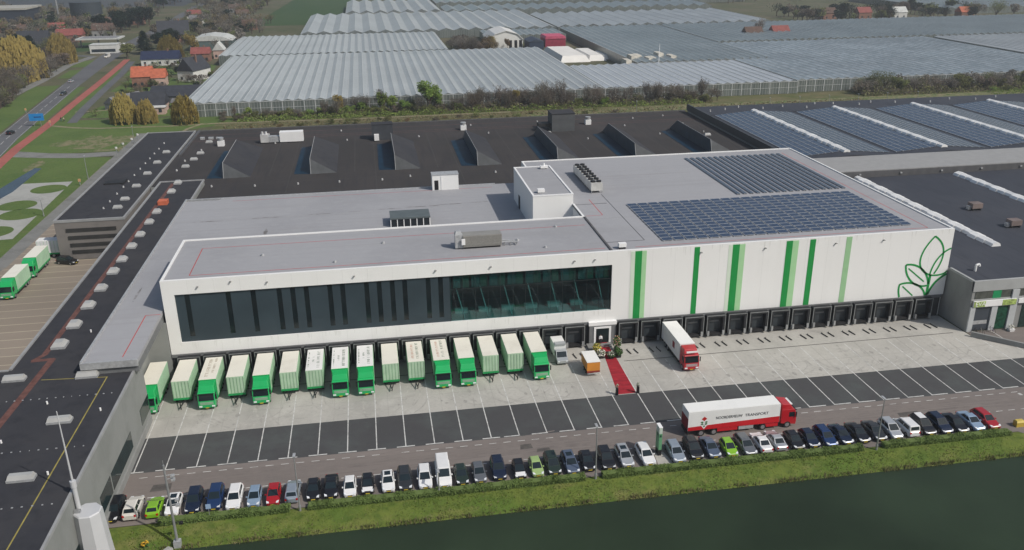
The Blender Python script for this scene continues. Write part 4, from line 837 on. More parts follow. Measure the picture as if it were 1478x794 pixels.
SPECIAL = {0:'black estate car farthest left in the row, beside the cream white SUV', 1:'cream white tall SUV with its rear towards the canal', 2:'lime green hatchback at the left end, tail to the hedge', 8:'red hatchback near the left end of the car row', 17:'white high delivery van standing taller than every car in the row', 22:'pale green small car between a black small car and a dark green people carrier', 32:'lime green small car below the moving red lorry', 48:'dark red estate car at the far right end of the row'}
seen = {}
for i, c in enumerate(CARS):
    kind, colr, x, rev = c[:4]; sun = len(c) > 4
    if i in SPECIAL: la = SPECIAL[i]
    else:
        l = CARS[i-1]; n = CARS[i+1] if i+1 < len(CARS) else None
        la = f"{colr} {KN[kind]}{' with glass sunroof' if sun else ''} between {l[1]} {KN[l[0]]} and {n[1]} {KN[n[0]]}"
    if i == 28: la = 'white estate car just left of the green sign pylon'
    if i == 29: la = 'silver blue estate car just right of the green sign pylon'
    seen.setdefault(la, []).append(i)
    L = 4.5; y = -37.55+{'van':5.4,'small':3.6,'hatch':3.95}.get(kind, 4.55)/2+rnd.uniform(0,.35)
    t = make_car(kind, CP[colr], (x+rnd.uniform(-.06,.06), y, 0), (math.pi if rev else 0)+R(rnd.uniform(-1.5,1.5)), la, 'cars parked in the row along the hedge', sun)
    if i in (13, 21, 44):   # dark roofed cars with a white bonnet or the other way round
        o = MB()
        K = CARM[kind]; f = -K['L']/2; hw = K['hw']
        if i == 44: o.box(-hw*.55,hw*.55,f+2.3,K['L']/2-.65,1.695,1.715)
        else: o.hexa([(-hw*.72,f+.12,.715),(hw*.72,f+.12,.715),(hw*.82,f+.95,.92),(-hw*.82,f+.95,.92),(-hw*.70,f+.14,.735),(hw*.70,f+.14,.735),(hw*.80,f+.95,.965),(-hw*.80,f+.95,.965)])
        o.build('bonnet' if i != 44 else 'roof_panel', CP['white'], t)
        if i == 44: t['label'] = 'black tall SUV with white roof between white people carrier and navy SUV'; t.children[0].material_slots[0].material = CP['black']
        else: t['label'] = 'black small car with white bonnet, ' + ('between two white hatchbacks' if i == 13 else 'beside the pale green small car')
road_group = 'cars on the main road'
for kind, colr, x, y, rz, la in (('hatch','black',-95.6,209,172,'black hatchback on the main road nearest the blue sign'),('estate','dark grey',-103,296,-8,'dark grey estate car on the main road beyond the blue sign'),('hatch','silver',-110.5,334,172,'silver hatchback on the main road by the grass island'),('van','white',-122,490,172,'white van on the far part of the main road by the fuel station'),('van','cream white',-118,432,-10,'cream van waiting at the road junction by the fuel station'),('estate','silver',-122.5,535,172,'silver car far up the main road past the white van'),('hatch','grey',-123,590,175,'grey car at the far end of the main road')):
    make_car(kind, CP[colr], (x, y, 0), R(rz), la, road_group, far=True)
make_car('suv', CP['black'], (-33.2, 60.2, 0), R(68), 'black car parked on the paved yard below the louvred wall', 'cars on the paved yard', far=True)

# --- lorries: front faces -y, origin on the ground under the middle of the rear end
gcab = paint('lorry_green', (.012,.40,.11), .3); gbox = M('pale_green_side', (.40,.59,.42), .5, var=.06); gboxf = M('pale_green_front', (.42,.57,.42), .5, var=.08); cream = layered('cream_box_roof', (.76,.74,.655), [((.63,.60,.52),.35,.5,.7,.6,(1,1,1))], .6); wroof = layered('white_box_roof', (.78,.78,.76), [((.66,.66,.64),.3,.5,.72,.5,(1,1,1))], .6)
greenrail = M('green_rail', (.02,.30,.09), .5); rcab = paint('lorry_red', (.42,.010,.018), .3); letterd = M('lettering_grey_green', (.10,.16,.11), .6); letterr = M('lettering_rust', (.45,.20,.12), .6); letterk = M('lettering_black', (.02,.02,.025), .6)
wbox = M('white_box_side', (.74,.74,.74), .5, var=.04)
def scrawl(parent, z, x0, ylo, yhi, m, h, seed):
    """unreadable small lettering running along the roof"""
    r_ = random.Random(seed); b = MB(); y = ylo
    while y < yhi:
        w = r_.uniform(.16,.42)
        k = r_.randint(0, 3)
        b.box(x0,x0+h,y,y+.07,z,z+.008)
        if k > 0: b.box(x0,x0+.07,y+.07,y+w,z,z+.008)
        if k > 1: b.box(x0+h*.45,x0+h*.45+.07,y+.07,y+w,z,z+.008)
        if k > 2: b.box(x0+.07,x0+h,y+w-.07,y+w,z,z+.008)
        y += w+r_.uniform(.10,.2)+(.35 if r_.random() < .12 else 0)
    b.build('lettering', m, parent)
def cargo_box(t, y0, y1, h, side, front, roof, ribs, rail=None, floor=1.0, hwid=1.275):
    b = MB(); b.box(-hwid, hwid, y1, y0, floor, h-.02, 0, [0,0,1,0,0,0]); bo = b.build('cargo_box', [side, front], t)
    MB().box(-hwid+.02, hwid-.02, y1+.02, y0-.02, h-.02, h+.03).build('box_roof', roof, bo)
    if ribs:
        b = MB()
        for k in range(6): x = -1.2+k*.48; b.box(x-.05,x+.05,y1-.05,y1,floor+.1,h-.12)
        b.build('front_rib', M('pale_rib', (.24,.40,.25), .5), bo)
    b = MB()
    b2 = MB()
    for k in range(9): y = y1+.2+(y0-y1-.4)*k/8; b.box(-hwid-.03,-hwid,y-.03,y+.03,floor,h-.05); b2.box(hwid,hwid+.03,y-.03,y+.03,floor,h-.05)
    b.build('side_rib', side, bo); b2.build('side_rib', side, bo)
    if rail: MB().box(-hwid-.02,hwid+.02,y1-.04,y0,floor-.22,floor+.12).build('bottom_rail', rail, bo)
    return bo
def cab(t, y0, y1, m, sill=True, deflect=3.75):
    """cab between y0 (rear) and y1 (front); returns the cab body"""
    b = MB(); d = y0-y1
    b.prism_x([(y0,.75),(y1+.02,.45),(y1-.02,1.0),(y1,1.62),(y1+.22,2.72),(y1+.42,2.9),(y0,2.95)], -1.24, 1.24)
    c = b.build('cab', m, t, bevel=.06)
    b = MB(); b.hexa([(-1.18,y1+.55,2.9),(1.18,y1+.55,2.9),(1.22,y0,2.95),(-1.22,y0,2.95),(-1.05,y1+.95,deflect-.12),(1.05,y1+.95,deflect-.12),(1.18,y0,deflect+.05),(-1.18,y0,deflect+.05)]); b.build('roof_deflector', m, c, bevel=.05)
    b = MB(); b.hexa([(-1.12,y1-.02,1.66),(1.12,y1-.02,1.66),(1.12,y1+.02,1.66),(-1.12,y1+.02,1.66),(-1.08,y1+.185,2.62),(1.08,y1+.185,2.62),(1.08,y1+.225,2.62),(-1.08,y1+.225,2.62)]); b.build('windscreen', glassd, c)
    MB().box(-1.15,1.15,y1+.02,y1+.42,2.66,2.74).build('sun_visor', blackm, c)
    for s in (-1, 1):
        b = MB(); b.box(s*1.255-.01,s*1.255+.01,y1+.35,y1+1.15,1.75,2.5); b.build('side_window', glassd, c)
        b = MB(); b.box(s*1.42-.08,s*1.42+.08,y1+.12,y1+.22,1.75,2.55); b.build('mirror', blackm, c)
        b = MB(); b.box(s*.92-.22,s*.92+.22,y1-.04,y1+.02,.62,.86); b.build('headlight', lamp, c)
    b = MB(); [b.box(-.95,.95,y1-.05,y1+.02,z,z+.09) for z in (1.02,1.18,1.34)]; b.build('grille', M('grille_pale', (.30,.40,.32), .5) if m is gcab else alu, c)
    MB().box(-.26,.26,y1-.06,y1-.03,.42,.54).build('number_plate', M('yellow_plate', (.62,.47,.05), .5), c)
    return c
def rigid(loc, label, group, roof=None, text=None, cabm=None, side=None, front=None, L=7.5, h=3.95, rot=0., seed=1, cabl=2.35, name='box_lorry'):
    roof = roof or cream; t = thing(name, label, 'lorry', loc, rot, group)
    bo = cargo_box(t, 0, -L, h, side or gbox, front or gcab, roof, False, greenrail if cabm is None else None)
    cab(t, -L-.12, -L-.12-cabl, cabm or gcab, deflect=h-.15)
    b = MB(); b.box(-.45,.45,-L-1.5,-.2,.62,.98); b.box(-1.2,1.2,-.3,-.1,.45,.7); b.box(-1.22,-.9,-L+.6,-3.2,.4,.95); b.box(.9,1.22,-L+.6,-3.2,.4,.95); b.build('chassis', chas, t)
    for s in (-1, 1):
        for y in (-1.9, -3.15 if L > 7 else -2.6, -L-1.35): add_wheel(t, s*1.08, y, .5, .32)
    if text: scrawl_set(bo, h, L, text, seed)
    return t
def scrawl_set(bo, h, L, text, seed):
    if text == 'two': scrawl(bo, h+.03, .35, -L+.8, -.8, letterd, .45, seed); scrawl(bo, h+.03, -.35, -L*.62, -L*.38, letterd, .3, seed+50); scrawl(bo, h+.03, -1.0, -L+1.2, -1.2, letterd, .14, seed+90)
    if text == 'rust': scrawl(bo, h+.03, .15, -L+1.0, -.6, letterd, .42, seed); scrawl(bo, h+.03, -.6, -L+1.2, -.9, letterr, .38, seed+9)
    if text == 'faint': scrawl(bo, h+.03, -.55, -L+.9, -1.0, M('lettering_faded', (.34,.28,.20), .6), .5, seed); scrawl(bo, h+.03, .3, -L+2.2, -.5, M('lettering_faded', (.34,.28,.20), .6), .35, seed+4)
def trailer(loc, label, group, roof=None, text=None, L=7.3, h=3.95, seed=1):
    t = thing('drawbar_trailer', label, 'trailer', loc, 0, group)
    bo = cargo_box(t, 0, -L, h, gbox, gboxf, roof or cream, True, greenrail)
    b = MB(); b.box(-.4,.4,-L+.2,-.2,.6,.98); b.box(-1.2,1.2,-.3,-.1,.45,.7); b.build('chassis', chas, t)
    b = MB(); b.tube((-.45,-L+.1,.75),(0,-L-1.9,.55),.08); b.tube((.45,-L+.1,.75),(0,-L-1.9,.55),.08); b.tube((0,-L-1.8,.55),(0,-L-2.15,.55),.09); b.tube((0,-L-1.6,.5),(0,-L-1.6,.0),.06); b.build('drawbar', chas, t)
    for s in (-1, 1):
        for y in (-1.9, -3.2, -L+1.1): add_wheel(t, s*1.08, y, .45, .32)
    if text: scrawl_set(bo, h, L, text, seed)
    return t
G1 = 'green lorries and trailers at the loading docks'
yd = -1.35
FL = [('R',-1.25,None,0,'green box lorry half hidden by the grey side wall left of all docked trailers'),('T',3.2,None,1,'ribbed green trailer with plain cream roof, second from the left at the docks'),('R',7.2,'faint',2,'green lorry with faded brown lettering on its cream roof'),('T',11.2,None,3,'plain cream roofed trailer right of the lorry with faded lettering'),
      ('R',15.1,None,4,'green lorry with plain cream roof between two plain cream trailers'),('T',19.1,None,5,'plain cream roofed trailer left of the first white roofed one'),('T',23.0,'two',6,'white roofed trailer with green lettering along its right edge'),('R',26.9,'two',7,'green lorry with white lettered roof right beside the lettered white roofed trailer'),
      ('R',30.8,'two',8,'green lorry with white lettered roof left of the plain peach roofed trailer'),('T',34.7,None,9,'plain peach cream roofed trailer beside a white lettered lorry'),('T',38.7,'rust',10,'trailer with rust and green lettering on its cream roof'),('R',42.7,'rust',11,'green lorry with rust and green lettering on its roof'),
      ('R',46.6,None,12,'green lorry with plain roof between the rust lettered lorry and two trailers'),('T',50.5,None,13,'plain pale roofed trailer, left one of the pair before the last green lorry'),('T',54.5,None,14,'plain cream roofed trailer, right one of the pair before the last green lorry'),('R',58.3,None,15,'last green lorry at the docks, left of the small white box van')]
for kd, x, txt, i, la in FL:
    rf = wroof if txt == 'two' else cream
    if kd == 'R': rigid((x, yd+(.0 if i else -.1), 0), la, G1, rf, txt, seed=11+i)
    else: trailer((x, yd-.05, 0), la, G1, rf, txt, seed=31+i)
rigid((82.6, -1.4, 0), 'white box lorry with red cab docked alone right of the red carpet', None, wroof, None, rcab, wbox, wbox, L=8.9, h=3.9, cabl=2.3)
t = [o for o in C.objects if o.name.startswith('box_lorry') and 'red cab' in o.get('label','')][0]
b = MB(); b.box(-1.33,-1.31,-6.6,-5.6,2.0,3.1); b.build('side_emblem', M('emblem_dark_red', (.22,.02,.03), .5), t)
MB().box(-.95,.95,-11.2,-11.08,3.35,3.62).build('name_board', wbox, t)
# small white box van
t = thing('small_box_van', 'small white box van docked right of the last green lorry', 'van', (62.7,-1.2,0))
cargo_box(t, 0, -3.4, 2.75, wbox, wbox, wroof, False, None, .7, 1.0)
b = MB(); b.prism_x([(-3.5,.4),(-5.6,.4),(-5.65,.9),(-4.9,1.2),(-4.35,2.05),(-3.5,2.1)], -.93, .93); c = b.build('cab', CP['silver'], t, bevel=.05)
b = MB(); b.hexa([(-.82,-4.93,1.24),(.82,-4.93,1.24),(.82,-4.88,1.24),(-.82,-4.88,1.24),(-.78,-4.42,2.0),(.78,-4.42,2.0),(.78,-4.37,2.0),(-.78,-4.37,2.0)]); b.build('windscreen', glassd, c)
for s in (-1,1): MB().box(s*.94-.01,s*.94+.01,-4.5,-3.7,1.3,1.95).build('side_window', glassd, c); MB().box(s*.66-.15,s*.66+.15,-5.68,-5.6,.72,.92).build('headlight', lamp, c); [add_wheel(t, s*.85, y, .34, .24) for y in (-1.0,-4.8)]
MB().box(-.9,.9,-3.6,-2.6,2.78,3.0).build('roof_deflector', CP['silver'], t)
# orange market trailer
t = thing('market_trailer', 'small orange trailer with white roof beside the red carpet', 'trailer', (66.7,-7.4,0))
org = M('trailer_orange', (.55,.22,.035), .5, var=.08)
b = MB(); b.box(-1.05,1.05,-3.9,0,.95,2.5); bo = b.build('body', org, t); MB().box(-1.1,1.1,-3.95,.05,2.5,2.62).build('roof', wroof, bo); MB().box(-1.06,1.06,-3.95,-3.9,.7,1.0).build('skirt', M('skirt_red_brown', (.25,.04,.03), .5), bo)
b = MB(); b.tube((0,-.1,.6),(0,1.4,.5),.07); b.build('drawbar', chas, t); [add_wheel(t, s*.92, y, .34, .22) for s in (-1,1) for y in (-1.5,-2.5)]
MB().box(-1.0,1.0,-3.97,-3.94,.45,.62).build('bumper', alu, t)
# red and white articulated lorry on the service road (front towards +x)
t = thing('articulated_lorry', 'red and white articulated lorry driving along the service road', 'lorry', (75.1,-30.1,0), R(90))
redb = M('trailer_red_band', (.50,.014,.022), .4, var=.04)
# local frame: front faces -y before the turn; rotz=90 maps -y to +x
bo = MB().box(-1.275,1.275,-13.6,0,1.05,3.97).build('trailer_body', wbox, t)
MB().box(-1.26,1.26,-13.58,-.02,3.97,4.02).build('trailer_roof', wroof, bo)
for s in (-1, 1):
    b = MB(); x = s*1.285
    b.poly([(x,-.02,1.06),(x,-13.58,1.06),(x,-13.58,2.05),(x,-4.6,1.80),(x,-.02,1.62)] if s > 0 else [(x,-.02,1.06),(x,-.02,1.62),(x,-4.6,1.80),(x,-13.58,2.05),(x,-13.58,1.06)]); b.build('red_band', redb, bo)
    b = MB(); b.box(s*1.2-.03,s*1.2+.03,-7.4,-4.4,.5,1.02); b.build('side_skirt', redb, t)
    b = MB(); b.box(s*1.15-.05,s*1.15+.05,-9.8,-7.6,.45,1.0); b.build('pallet_box', alu, t)
    e = MB(); X = s*1.292; c0 = -2.35
    for dy, dz, rr in ((0,2.95,.20),(-.2,2.78,.2),(.2,2.78,.2),(0,2.60,.18)): e.poly([(X,c0+dy-rr,dz),(X,c0+dy,dz-rr),(X,c0+dy+rr,dz),(X,c0+dy,dz+rr)],0)
    for dy, dz in ((-.3,2.25),(.3,2.25),(-.28,1.95),(.28,1.95)): e.poly([(X,c0+dy-.25,dz),(X,c0+dy,dz-.16),(X,c0+dy+.25,dz),(X,c0+dy,dz+.16)],1)
    e.poly([(X-.003*s,c0-.5,1.8),(X-.003*s,c0,1.15),(X-.003*s,c0+.5,1.8)],2); e.poly([(X,c0-.22,1.72),(X,c0,1.4),(X,c0+.22,1.72)],1)
    e.build('flower_emblem', [M('emblem_red',(.5,.03,.03),.5), M('emblem_green',(.05,.16,.06),.5), wbox], bo)
    lettering('lettering', 'NOORDERMEUW', .62, letterk, bo, (X+.004*s, -6.0, 2.72), (R(90),0,R(90*s)) , width=3.9)
    lettering('lettering', 'TRANSPORT', .62, letterk, bo, (X+.004*s, -10.1, 2.72), (R(90),0,R(90*s)), width=3.5)
b = MB(); b.box(-1.22,1.22,0,.04,1.1,2.9); b.build('rear_door', M('rear_door_red', (.22,.012,.02), .5, var=.2), bo)
b = MB(); b.box(-.5,.5,-13,-.3,.7,1.05); b.box(-1.2,1.2,-.2,.05,.45,.8); b.tube((-.7,-9.9,0),(-.7,-9.9,.9),.07); b.tube((.7,-9.9,0),(.7,-9.9,.9),.07); b.build('chassis', chas, t)
cb = cab(t, -13.9, -16.2, rcab, deflect=3.75)
b = MB(); b.box(-.5,.5,-15.5,-10.6,.6,1.0); b.box(-1.2,-.8,-13.5,-11.6,.42,.95); b.box(.8,1.2,-13.5,-11.6,.42,.95); b.build('tractor_frame', redb, t)
MB().box(-.9,.9,-15.55,-15.1,3.5,3.62).build('name_board', wbox, cb)
for s in (-1,1): [add_wheel(t, s*1.08, y, .5, .34) for y in (-2.0,-3.9,-11.2,-14.9)]
# lorries on the paved yard at the left
G2 = 'lorries on the paved yard left of the long hall'
rigid((-38.6, 50.3, 0), 'nearest green lorry on the paved yard at the left edge', G2, cream, None, L=7.6, h=3.9, seed=71)
rigid((-38.4, 61.9, 0), 'green lorry parked right behind the nearest one on the paved yard', G2, cream, None, L=7.6, h=3.9, seed=72)
tr = trailer((-35.6, 64.0, 0), 'white box trailer parked crosswise below the louvred hall', G2, wroof, None, L=6, seed=73); tr.rotation_euler = (0,0,R(90)); tr.location = (-40.6,66.2,0)
for o in tr.children_recursive:
    if o.name.startswith('cargo_box'):
        for sl in o.material_slots: sl.link = 'OBJECT'; sl.material = wbox
rigid((-42.2, 34.5, 0), 'green lorry half cut off by the left edge of the picture', G2, cream, None, L=7.6, h=3.9, seed=74)
# ================================================================ SITE FURNITURE
polem = M('pole_grey_steel', (.36,.37,.38), .45, .5, var=.1)
def lamp_post(x, y, h, label, arm=0., group='tall lamp posts along the hedge', double=False):
    t = thing('lamp_post', label, 'lamp post', (x, y, -.1), 0, group)
    MB().tube((0,0,0),(0,0,h),.11,.06,n=10).build('pole', polem, t)
    b = MB(); b.box(-.16,.16,-.1,.75,h-.04,h+.08); b.build('lamp_head', alu, t)
    b = MB(); b.tube((0,0,0),(0,0,.9),.16,n=10); b.build('base', polem, t)
lamp_post(22.35,-38.8,7.9,'slim lamp post behind the red hatchback and the silver blue people carrier'); lamp_post(59.95,-38.7,7.9,'slim lamp post in front of the black hatchback left of the sign pylon'); lamp_post(99.4,-38.9,8.0,'slim lamp post at the hedge gap near the right end of the car row')
lamp_post(39.6,-38.5,3.4,'short thin post on the bank in front of the white delivery van', group='short posts on the bank')
lawng = 'lamp posts on the lawn by the louvred hall'
lamp_post(-49.3,135.8,6.9,'pale lamp post on the lawn beyond the plaza',0,lawng); lamp_post(-45.1,176.3,7.3,'pale lamp post by the corner of the field path and dark roof',0,lawng); lamp_post(-50,98.5,4.5,'pale lamp post on the lawn beside the round lawns',0,lawng)
lamp_post(62,157,8,'grey lamp post behind the brown black roof left of the plant house',0,'lamp posts behind the brown black hall'); lamp_post(131,176,9,'lamp post in the scrub behind the rear roof edge',0,'lamp posts behind the brown black hall')
t = thing('camera_mast', 'grey steel camera mast with cameras on the canal bank', 'mast', (8.35,-42.0,-.9))
MB().tube((0,0,0),(0,0,11.3),.17,.11,n=10).build('pole', polem, t); MB().box(-.4,.4,-.35,.35,0,.9).build('base', alu, t)
for z, s in ((9.9,1),(9.4,1),(6.6,1),(5.9,1),(3.4,1)):
    b = MB(); b.tube((0,0,z),(.75,.1,z),.045); b.box(.55,.95,-.1,.35,z-.3,z-.08); b.tube((.75,.1,z-.1),(.75,.1,z+.02),.05); b.build('camera', chas if z < 4 else alu, t)
MB().tube((0,0,11.3),(0,0,11.9),.03).build('lightning_rod', polem, t)
t = thing('outfall_gutter', 'grey concrete gutter running down the bank to the canal beside the mast', 'gutter', (0,0,0)); b = MB(); b.hexa([(3.9,-45.8,-1.3),(4.6,-46.2,-1.3),(7.9,-42.6,-.95),(7.3,-42.2,-.95),(3.9,-45.8,-.9),(4.6,-46.2,-.9),(7.9,-42.6,-.55),(7.3,-42.2,-.55)]); b.build('channel', M('gutter_concrete', (.36,.36,.35), .8, var=.12), t)
t = thing('parking_sign', 'small blue and white sign on a thin post beside the blue SUV', 'sign', (11.6,-38.55,-.05)); MB().tube((0,0,0),(0,0,2.1),.04).build('post', polem, t); MB().box(-.3,.3,-.06,-.02,1.6,2.25).build('sign_plate', M('sign_pale_blue', (.30,.42,.62), .5), t)
# sign pylon
t = thing('sign_pylon', 'green and white sign pylon with dark emblem standing among the parked cars', 'sign', (69.85,-34.4,0))
pg = M('pylon_green', (.12,.30,.16), .4, var=.1); b = MB(); b.box(-.22,.22,-.62,.62,0,.9,1); b.box(-.22,.22,-.62,.62,.9,3.4,0); b.box(-.22,.22,-.62,.62,3.4,4.3,2); b.build('panel', [pg, blackm, M('pylon_pale', (.50,.58,.52), .4)], t); MB().box(-.235,-.22,-.25,.25,2.9,3.25).build('emblem', M('pylon_dark_green', (.02,.07,.04), .5), t); MB().box(-.12,.12,-.235-.42,-.62,2.9,3.2).build('emblem', M('pylon_dark_green', (.02,.07,.04), .5), t); MB().box(-.25,.25,-.65,.65,4.3,4.38).build('cap', trimw, t)
struct(MB().poly([(68.9,-38,.004),(71.3,-38,.004),(70.6,-34.2,.004),(69.3,-34.2,.004)]).build('sign_path', concrete))
# white column with mast at the lower left
t = thing('white_mast', 'white tapering column carrying a thin white mast at the corner of the low hall', 'mast', (.75,-45.6,-1.5))
mw = M('mast_shaded_white', (.50,.51,.53), .4, var=.03)  # white lowered to mid grey; shade on the mast is put into the colour
b = MB(); n = 8
def ring(r, z, cx=0, cy=0): return [(cx+r*math.cos(R(22.5)+2*math.pi*k/n), cy+r*math.sin(R(22.5)+2*math.pi*k/n), z) for k in range(n)]
lev = [ring(2.0,0), ring(1.5,9.3), ring(1.38,9.42)]
for a, c in zip(lev, lev[1:]):
    for k in range(n): j = (k+1) % n; b.poly([a[k],a[j],c[j],c[k]])
b.poly(lev[-1]); b.build('column', mw, t)
b = MB(); b.tube((-.95,.3,9.42),(-.95,.3,12.3),.25,n=12); b.tube((-.95,.3,12.3),(-.95,.3,13.1),.33,n=12); b.build('socket', mw, t)
MB().tube((-.95,.3,13.1),(-.95,.3,21.7),.12,.05,n=8).build('rod', mw, t)
b = MB(); b.box(-1.25,-.6,-.5,-.05,9.42,9.7); b.build('clamp', steel, t)
# yellow hydrant-like box on the bank, yellow object at the right
t = thing('flowering_plant', 'small yellow orange flowering clump on the bank near the camera mast', 'plant', (4.6,-41.6,-.6))
def leaf_quads(n, fn, size, seed, m=0, flat=.0, mb=None):
    b = mb or MB(); r_ = random.Random(seed)
    for _ in range(n):
        p, s = fn(r_); p = Vector(p)
        u = Vector((r_.gauss(0,1), r_.gauss(0,1), r_.gauss(0,1)*(1-flat))).normalized(); v = u.cross(Vector((r_.gauss(0,1), r_.gauss(0,1), r_.gauss(0,1)))).normalized()
        k = size*s*r_.uniform(.6,1.3); u *= k; v *= k*.7
        b.poly([p-u-v*.3, p+u*.1-v, p+u+v*.2, p-u*.1+v], m)
    return b
def ball(cx, cy, cz, rx, ry, rz, lo=.55):
    def f(r_):
        while True:
            d = Vector((r_.gauss(0,1), r_.gauss(0,1), r_.gauss(0,1)))
            if d.length > .01: break
        d.normalize(); k = r_.uniform(lo**3,1)**(1/3)
        return (cx+d.x*rx*k, cy+d.y*ry*k, cz+d.z*rz*k), 1
    return f
yel = M('yellow_blossom', (.55,.33,.03), .8, var=.3, scale=4); lgreen = M('plant_green', (.05,.11,.025), .8, var=.4, scale=3)
leaf_quads(70, ball(0,0,.35,.45,.45,.35,.2), .13, 3).build('blossom', yel, t); leaf_quads(60, ball(0,0,.2,.5,.5,.25,.2), .14, 4).build('foliage', lgreen, t)
t = thing('grit_bin', 'yellow box at the right end of the car park', 'bin', (122.6,-36.8,0)); MB().box(-.6,.6,-.4,.4,0,.7).build('body', M('yellow_bin', (.50,.36,.06), .5, var=.1), t); MB().taper(-.65,.65,-.45,.45,.7,.95,.1,.2).build('lid', M('yellow_lid', (.55,.42,.09), .5), t)
# wheel guides in front of the free docks
wg = MB(); wg.tube((0,-.8,.1),(0,.8,.1),.09,n=8); wg.tube((0,.8,.1),(.16,1.0,.1),.09,n=8); wg.tube((0,-.7,0),(0,-.7,.1),.09,n=6); wg.tube((0,.7,0),(0,.7,.1),.09,n=6)
wgm = wg.mesh('wheel_guide', [M('guide_dark_steel', (.075,.073,.07), .6, .2, var=.3)])
for x in [66.1]+[99.2-3.95*j for j in range(6, -9, -1)]:
    if abs(x-83.4) < .2: continue
    for s in (-.62,.62):
        o = bpy.data.objects.new('wheel_guide', wgm); C.objects.link(o); o.location = (x+s-.1, -4.0, 0); o.rotation_euler = (0,0,R(10)); tag(o, 'dark steel wheel guide on the concrete before a free dock', 'wheel guide', 'wheel guides before the free docks')
# red carpet, stanchions, flowers
cp = MB(); cm = layered('red_carpet_felt', (.34,.022,.034), [((.20,.014,.022),.9,.46,.60,.75,(.25,1.6,1)), ((.26,.018,.028),.6,.45,.65,.8,(1,1,1)), ((.46,.04,.05),2.,.55,.7,.6,(.4,1,1))], .95)
ys = [-17.7,-14.5,-11,-8,-5,-3.2]
for a, c in zip(ys, ys[1:]): cp.poly([(68.95+(a+17.7)*.105,a,.014),(71.85+(a+17.7)*.02,a,.014),(71.85+(c+17.7)*.02,c,.014),(68.95+(c+17.7)*.105,c,.014)])
cp.poly([(70.2,-3.2,.014),(72.1,-3.2,.014),(71.9,-2.5,.2),(70.2,-2.5,.2)]); cp.poly([(70.2,-2.5,.2),(71.9,-2.5,.2),(71.9,-.6,.53),(70.1,-.6,.53)])
tag(cp.build('red_carpet', cm), 'long red carpet running from the entrance door across the yard', 'carpet')
for x, la in ((68.75,'slim dark post with pale flowers at the left end of the red carpet'),(72.1,'slim dark post with pale flowers at the right end of the red carpet')):
    t = thing('carpet_post', la, 'post', (x,-17.75,0)); b = MB(); b.taper(-.2,.2,-.2,.2,0,1.1,.03,.03); b.build('pot', blackm, t); leaf_quads(50, ball(0,0,1.45,.28,.28,.4,.1), .11, 8).build('flowers', M('pale_flower', (.35,.36,.28), .8, var=.4, scale=6), t)
FM = {'green': lgreen, 'yellow': M('flower_yellow', (.60,.50,.10), .8, var=.2, scale=5), 'white': M('flower_white', (.65,.64,.58), .8, var=.15, scale=5), 'peach': M('flower_peach', (.55,.33,.22), .8, var=.3, scale=5)}
for x, y, hh, cols, la in ((69.3,-3.6,1.7,('green','yellow'),'yellow and green flower arrangement left of the carpet steps'),(69.6,-5.2,1.2,('green','white'),'white and green flowers at the left carpet edge, nearer the yard'),(72.5,-5.4,1.3,('green','green'),'dark green plant bed right of the red carpet'),(72.9,-3.0,2.6,('peach','green'),'tall peach coloured flower bush right of the carpet steps'),(71.2,-5.6,.7,('white','green'),'low white flower bowl at the head of the red carpet')):
    t = thing('flower_arrangement', la, 'flowers', (x,y,0), 0, 'flower arrangements at the entrance'); b = MB().taper(-.35,.35,-.35,.35,0,.45,-.08,-.08); b.build('pot', chas, t)
    leaf_quads(170, ball(0,0,.45+hh*.4,.75,.75,hh*.5,.2), .17, int(x*10)).build('foliage', FM[cols[1]], t); leaf_quads(110, ball(0,0,.5+hh*.45,.72,.72,hh*.5,.4), .12, int(x*11)).build('blossom', FM[cols[0]], t)
t = thing('entrance_gate_bar', 'dark low barrier across the head of the red carpet', 'barrier', (71.1,-4.6,0)); b = MB(); b.box(-1.4,1.4,-.12,.12,.55,.75); b.box(-1.3,-1.1,-.1,.1,0,.55); b.box(1.1,1.3,-.1,.1,0,.55); b.build('bar', blackm, t)

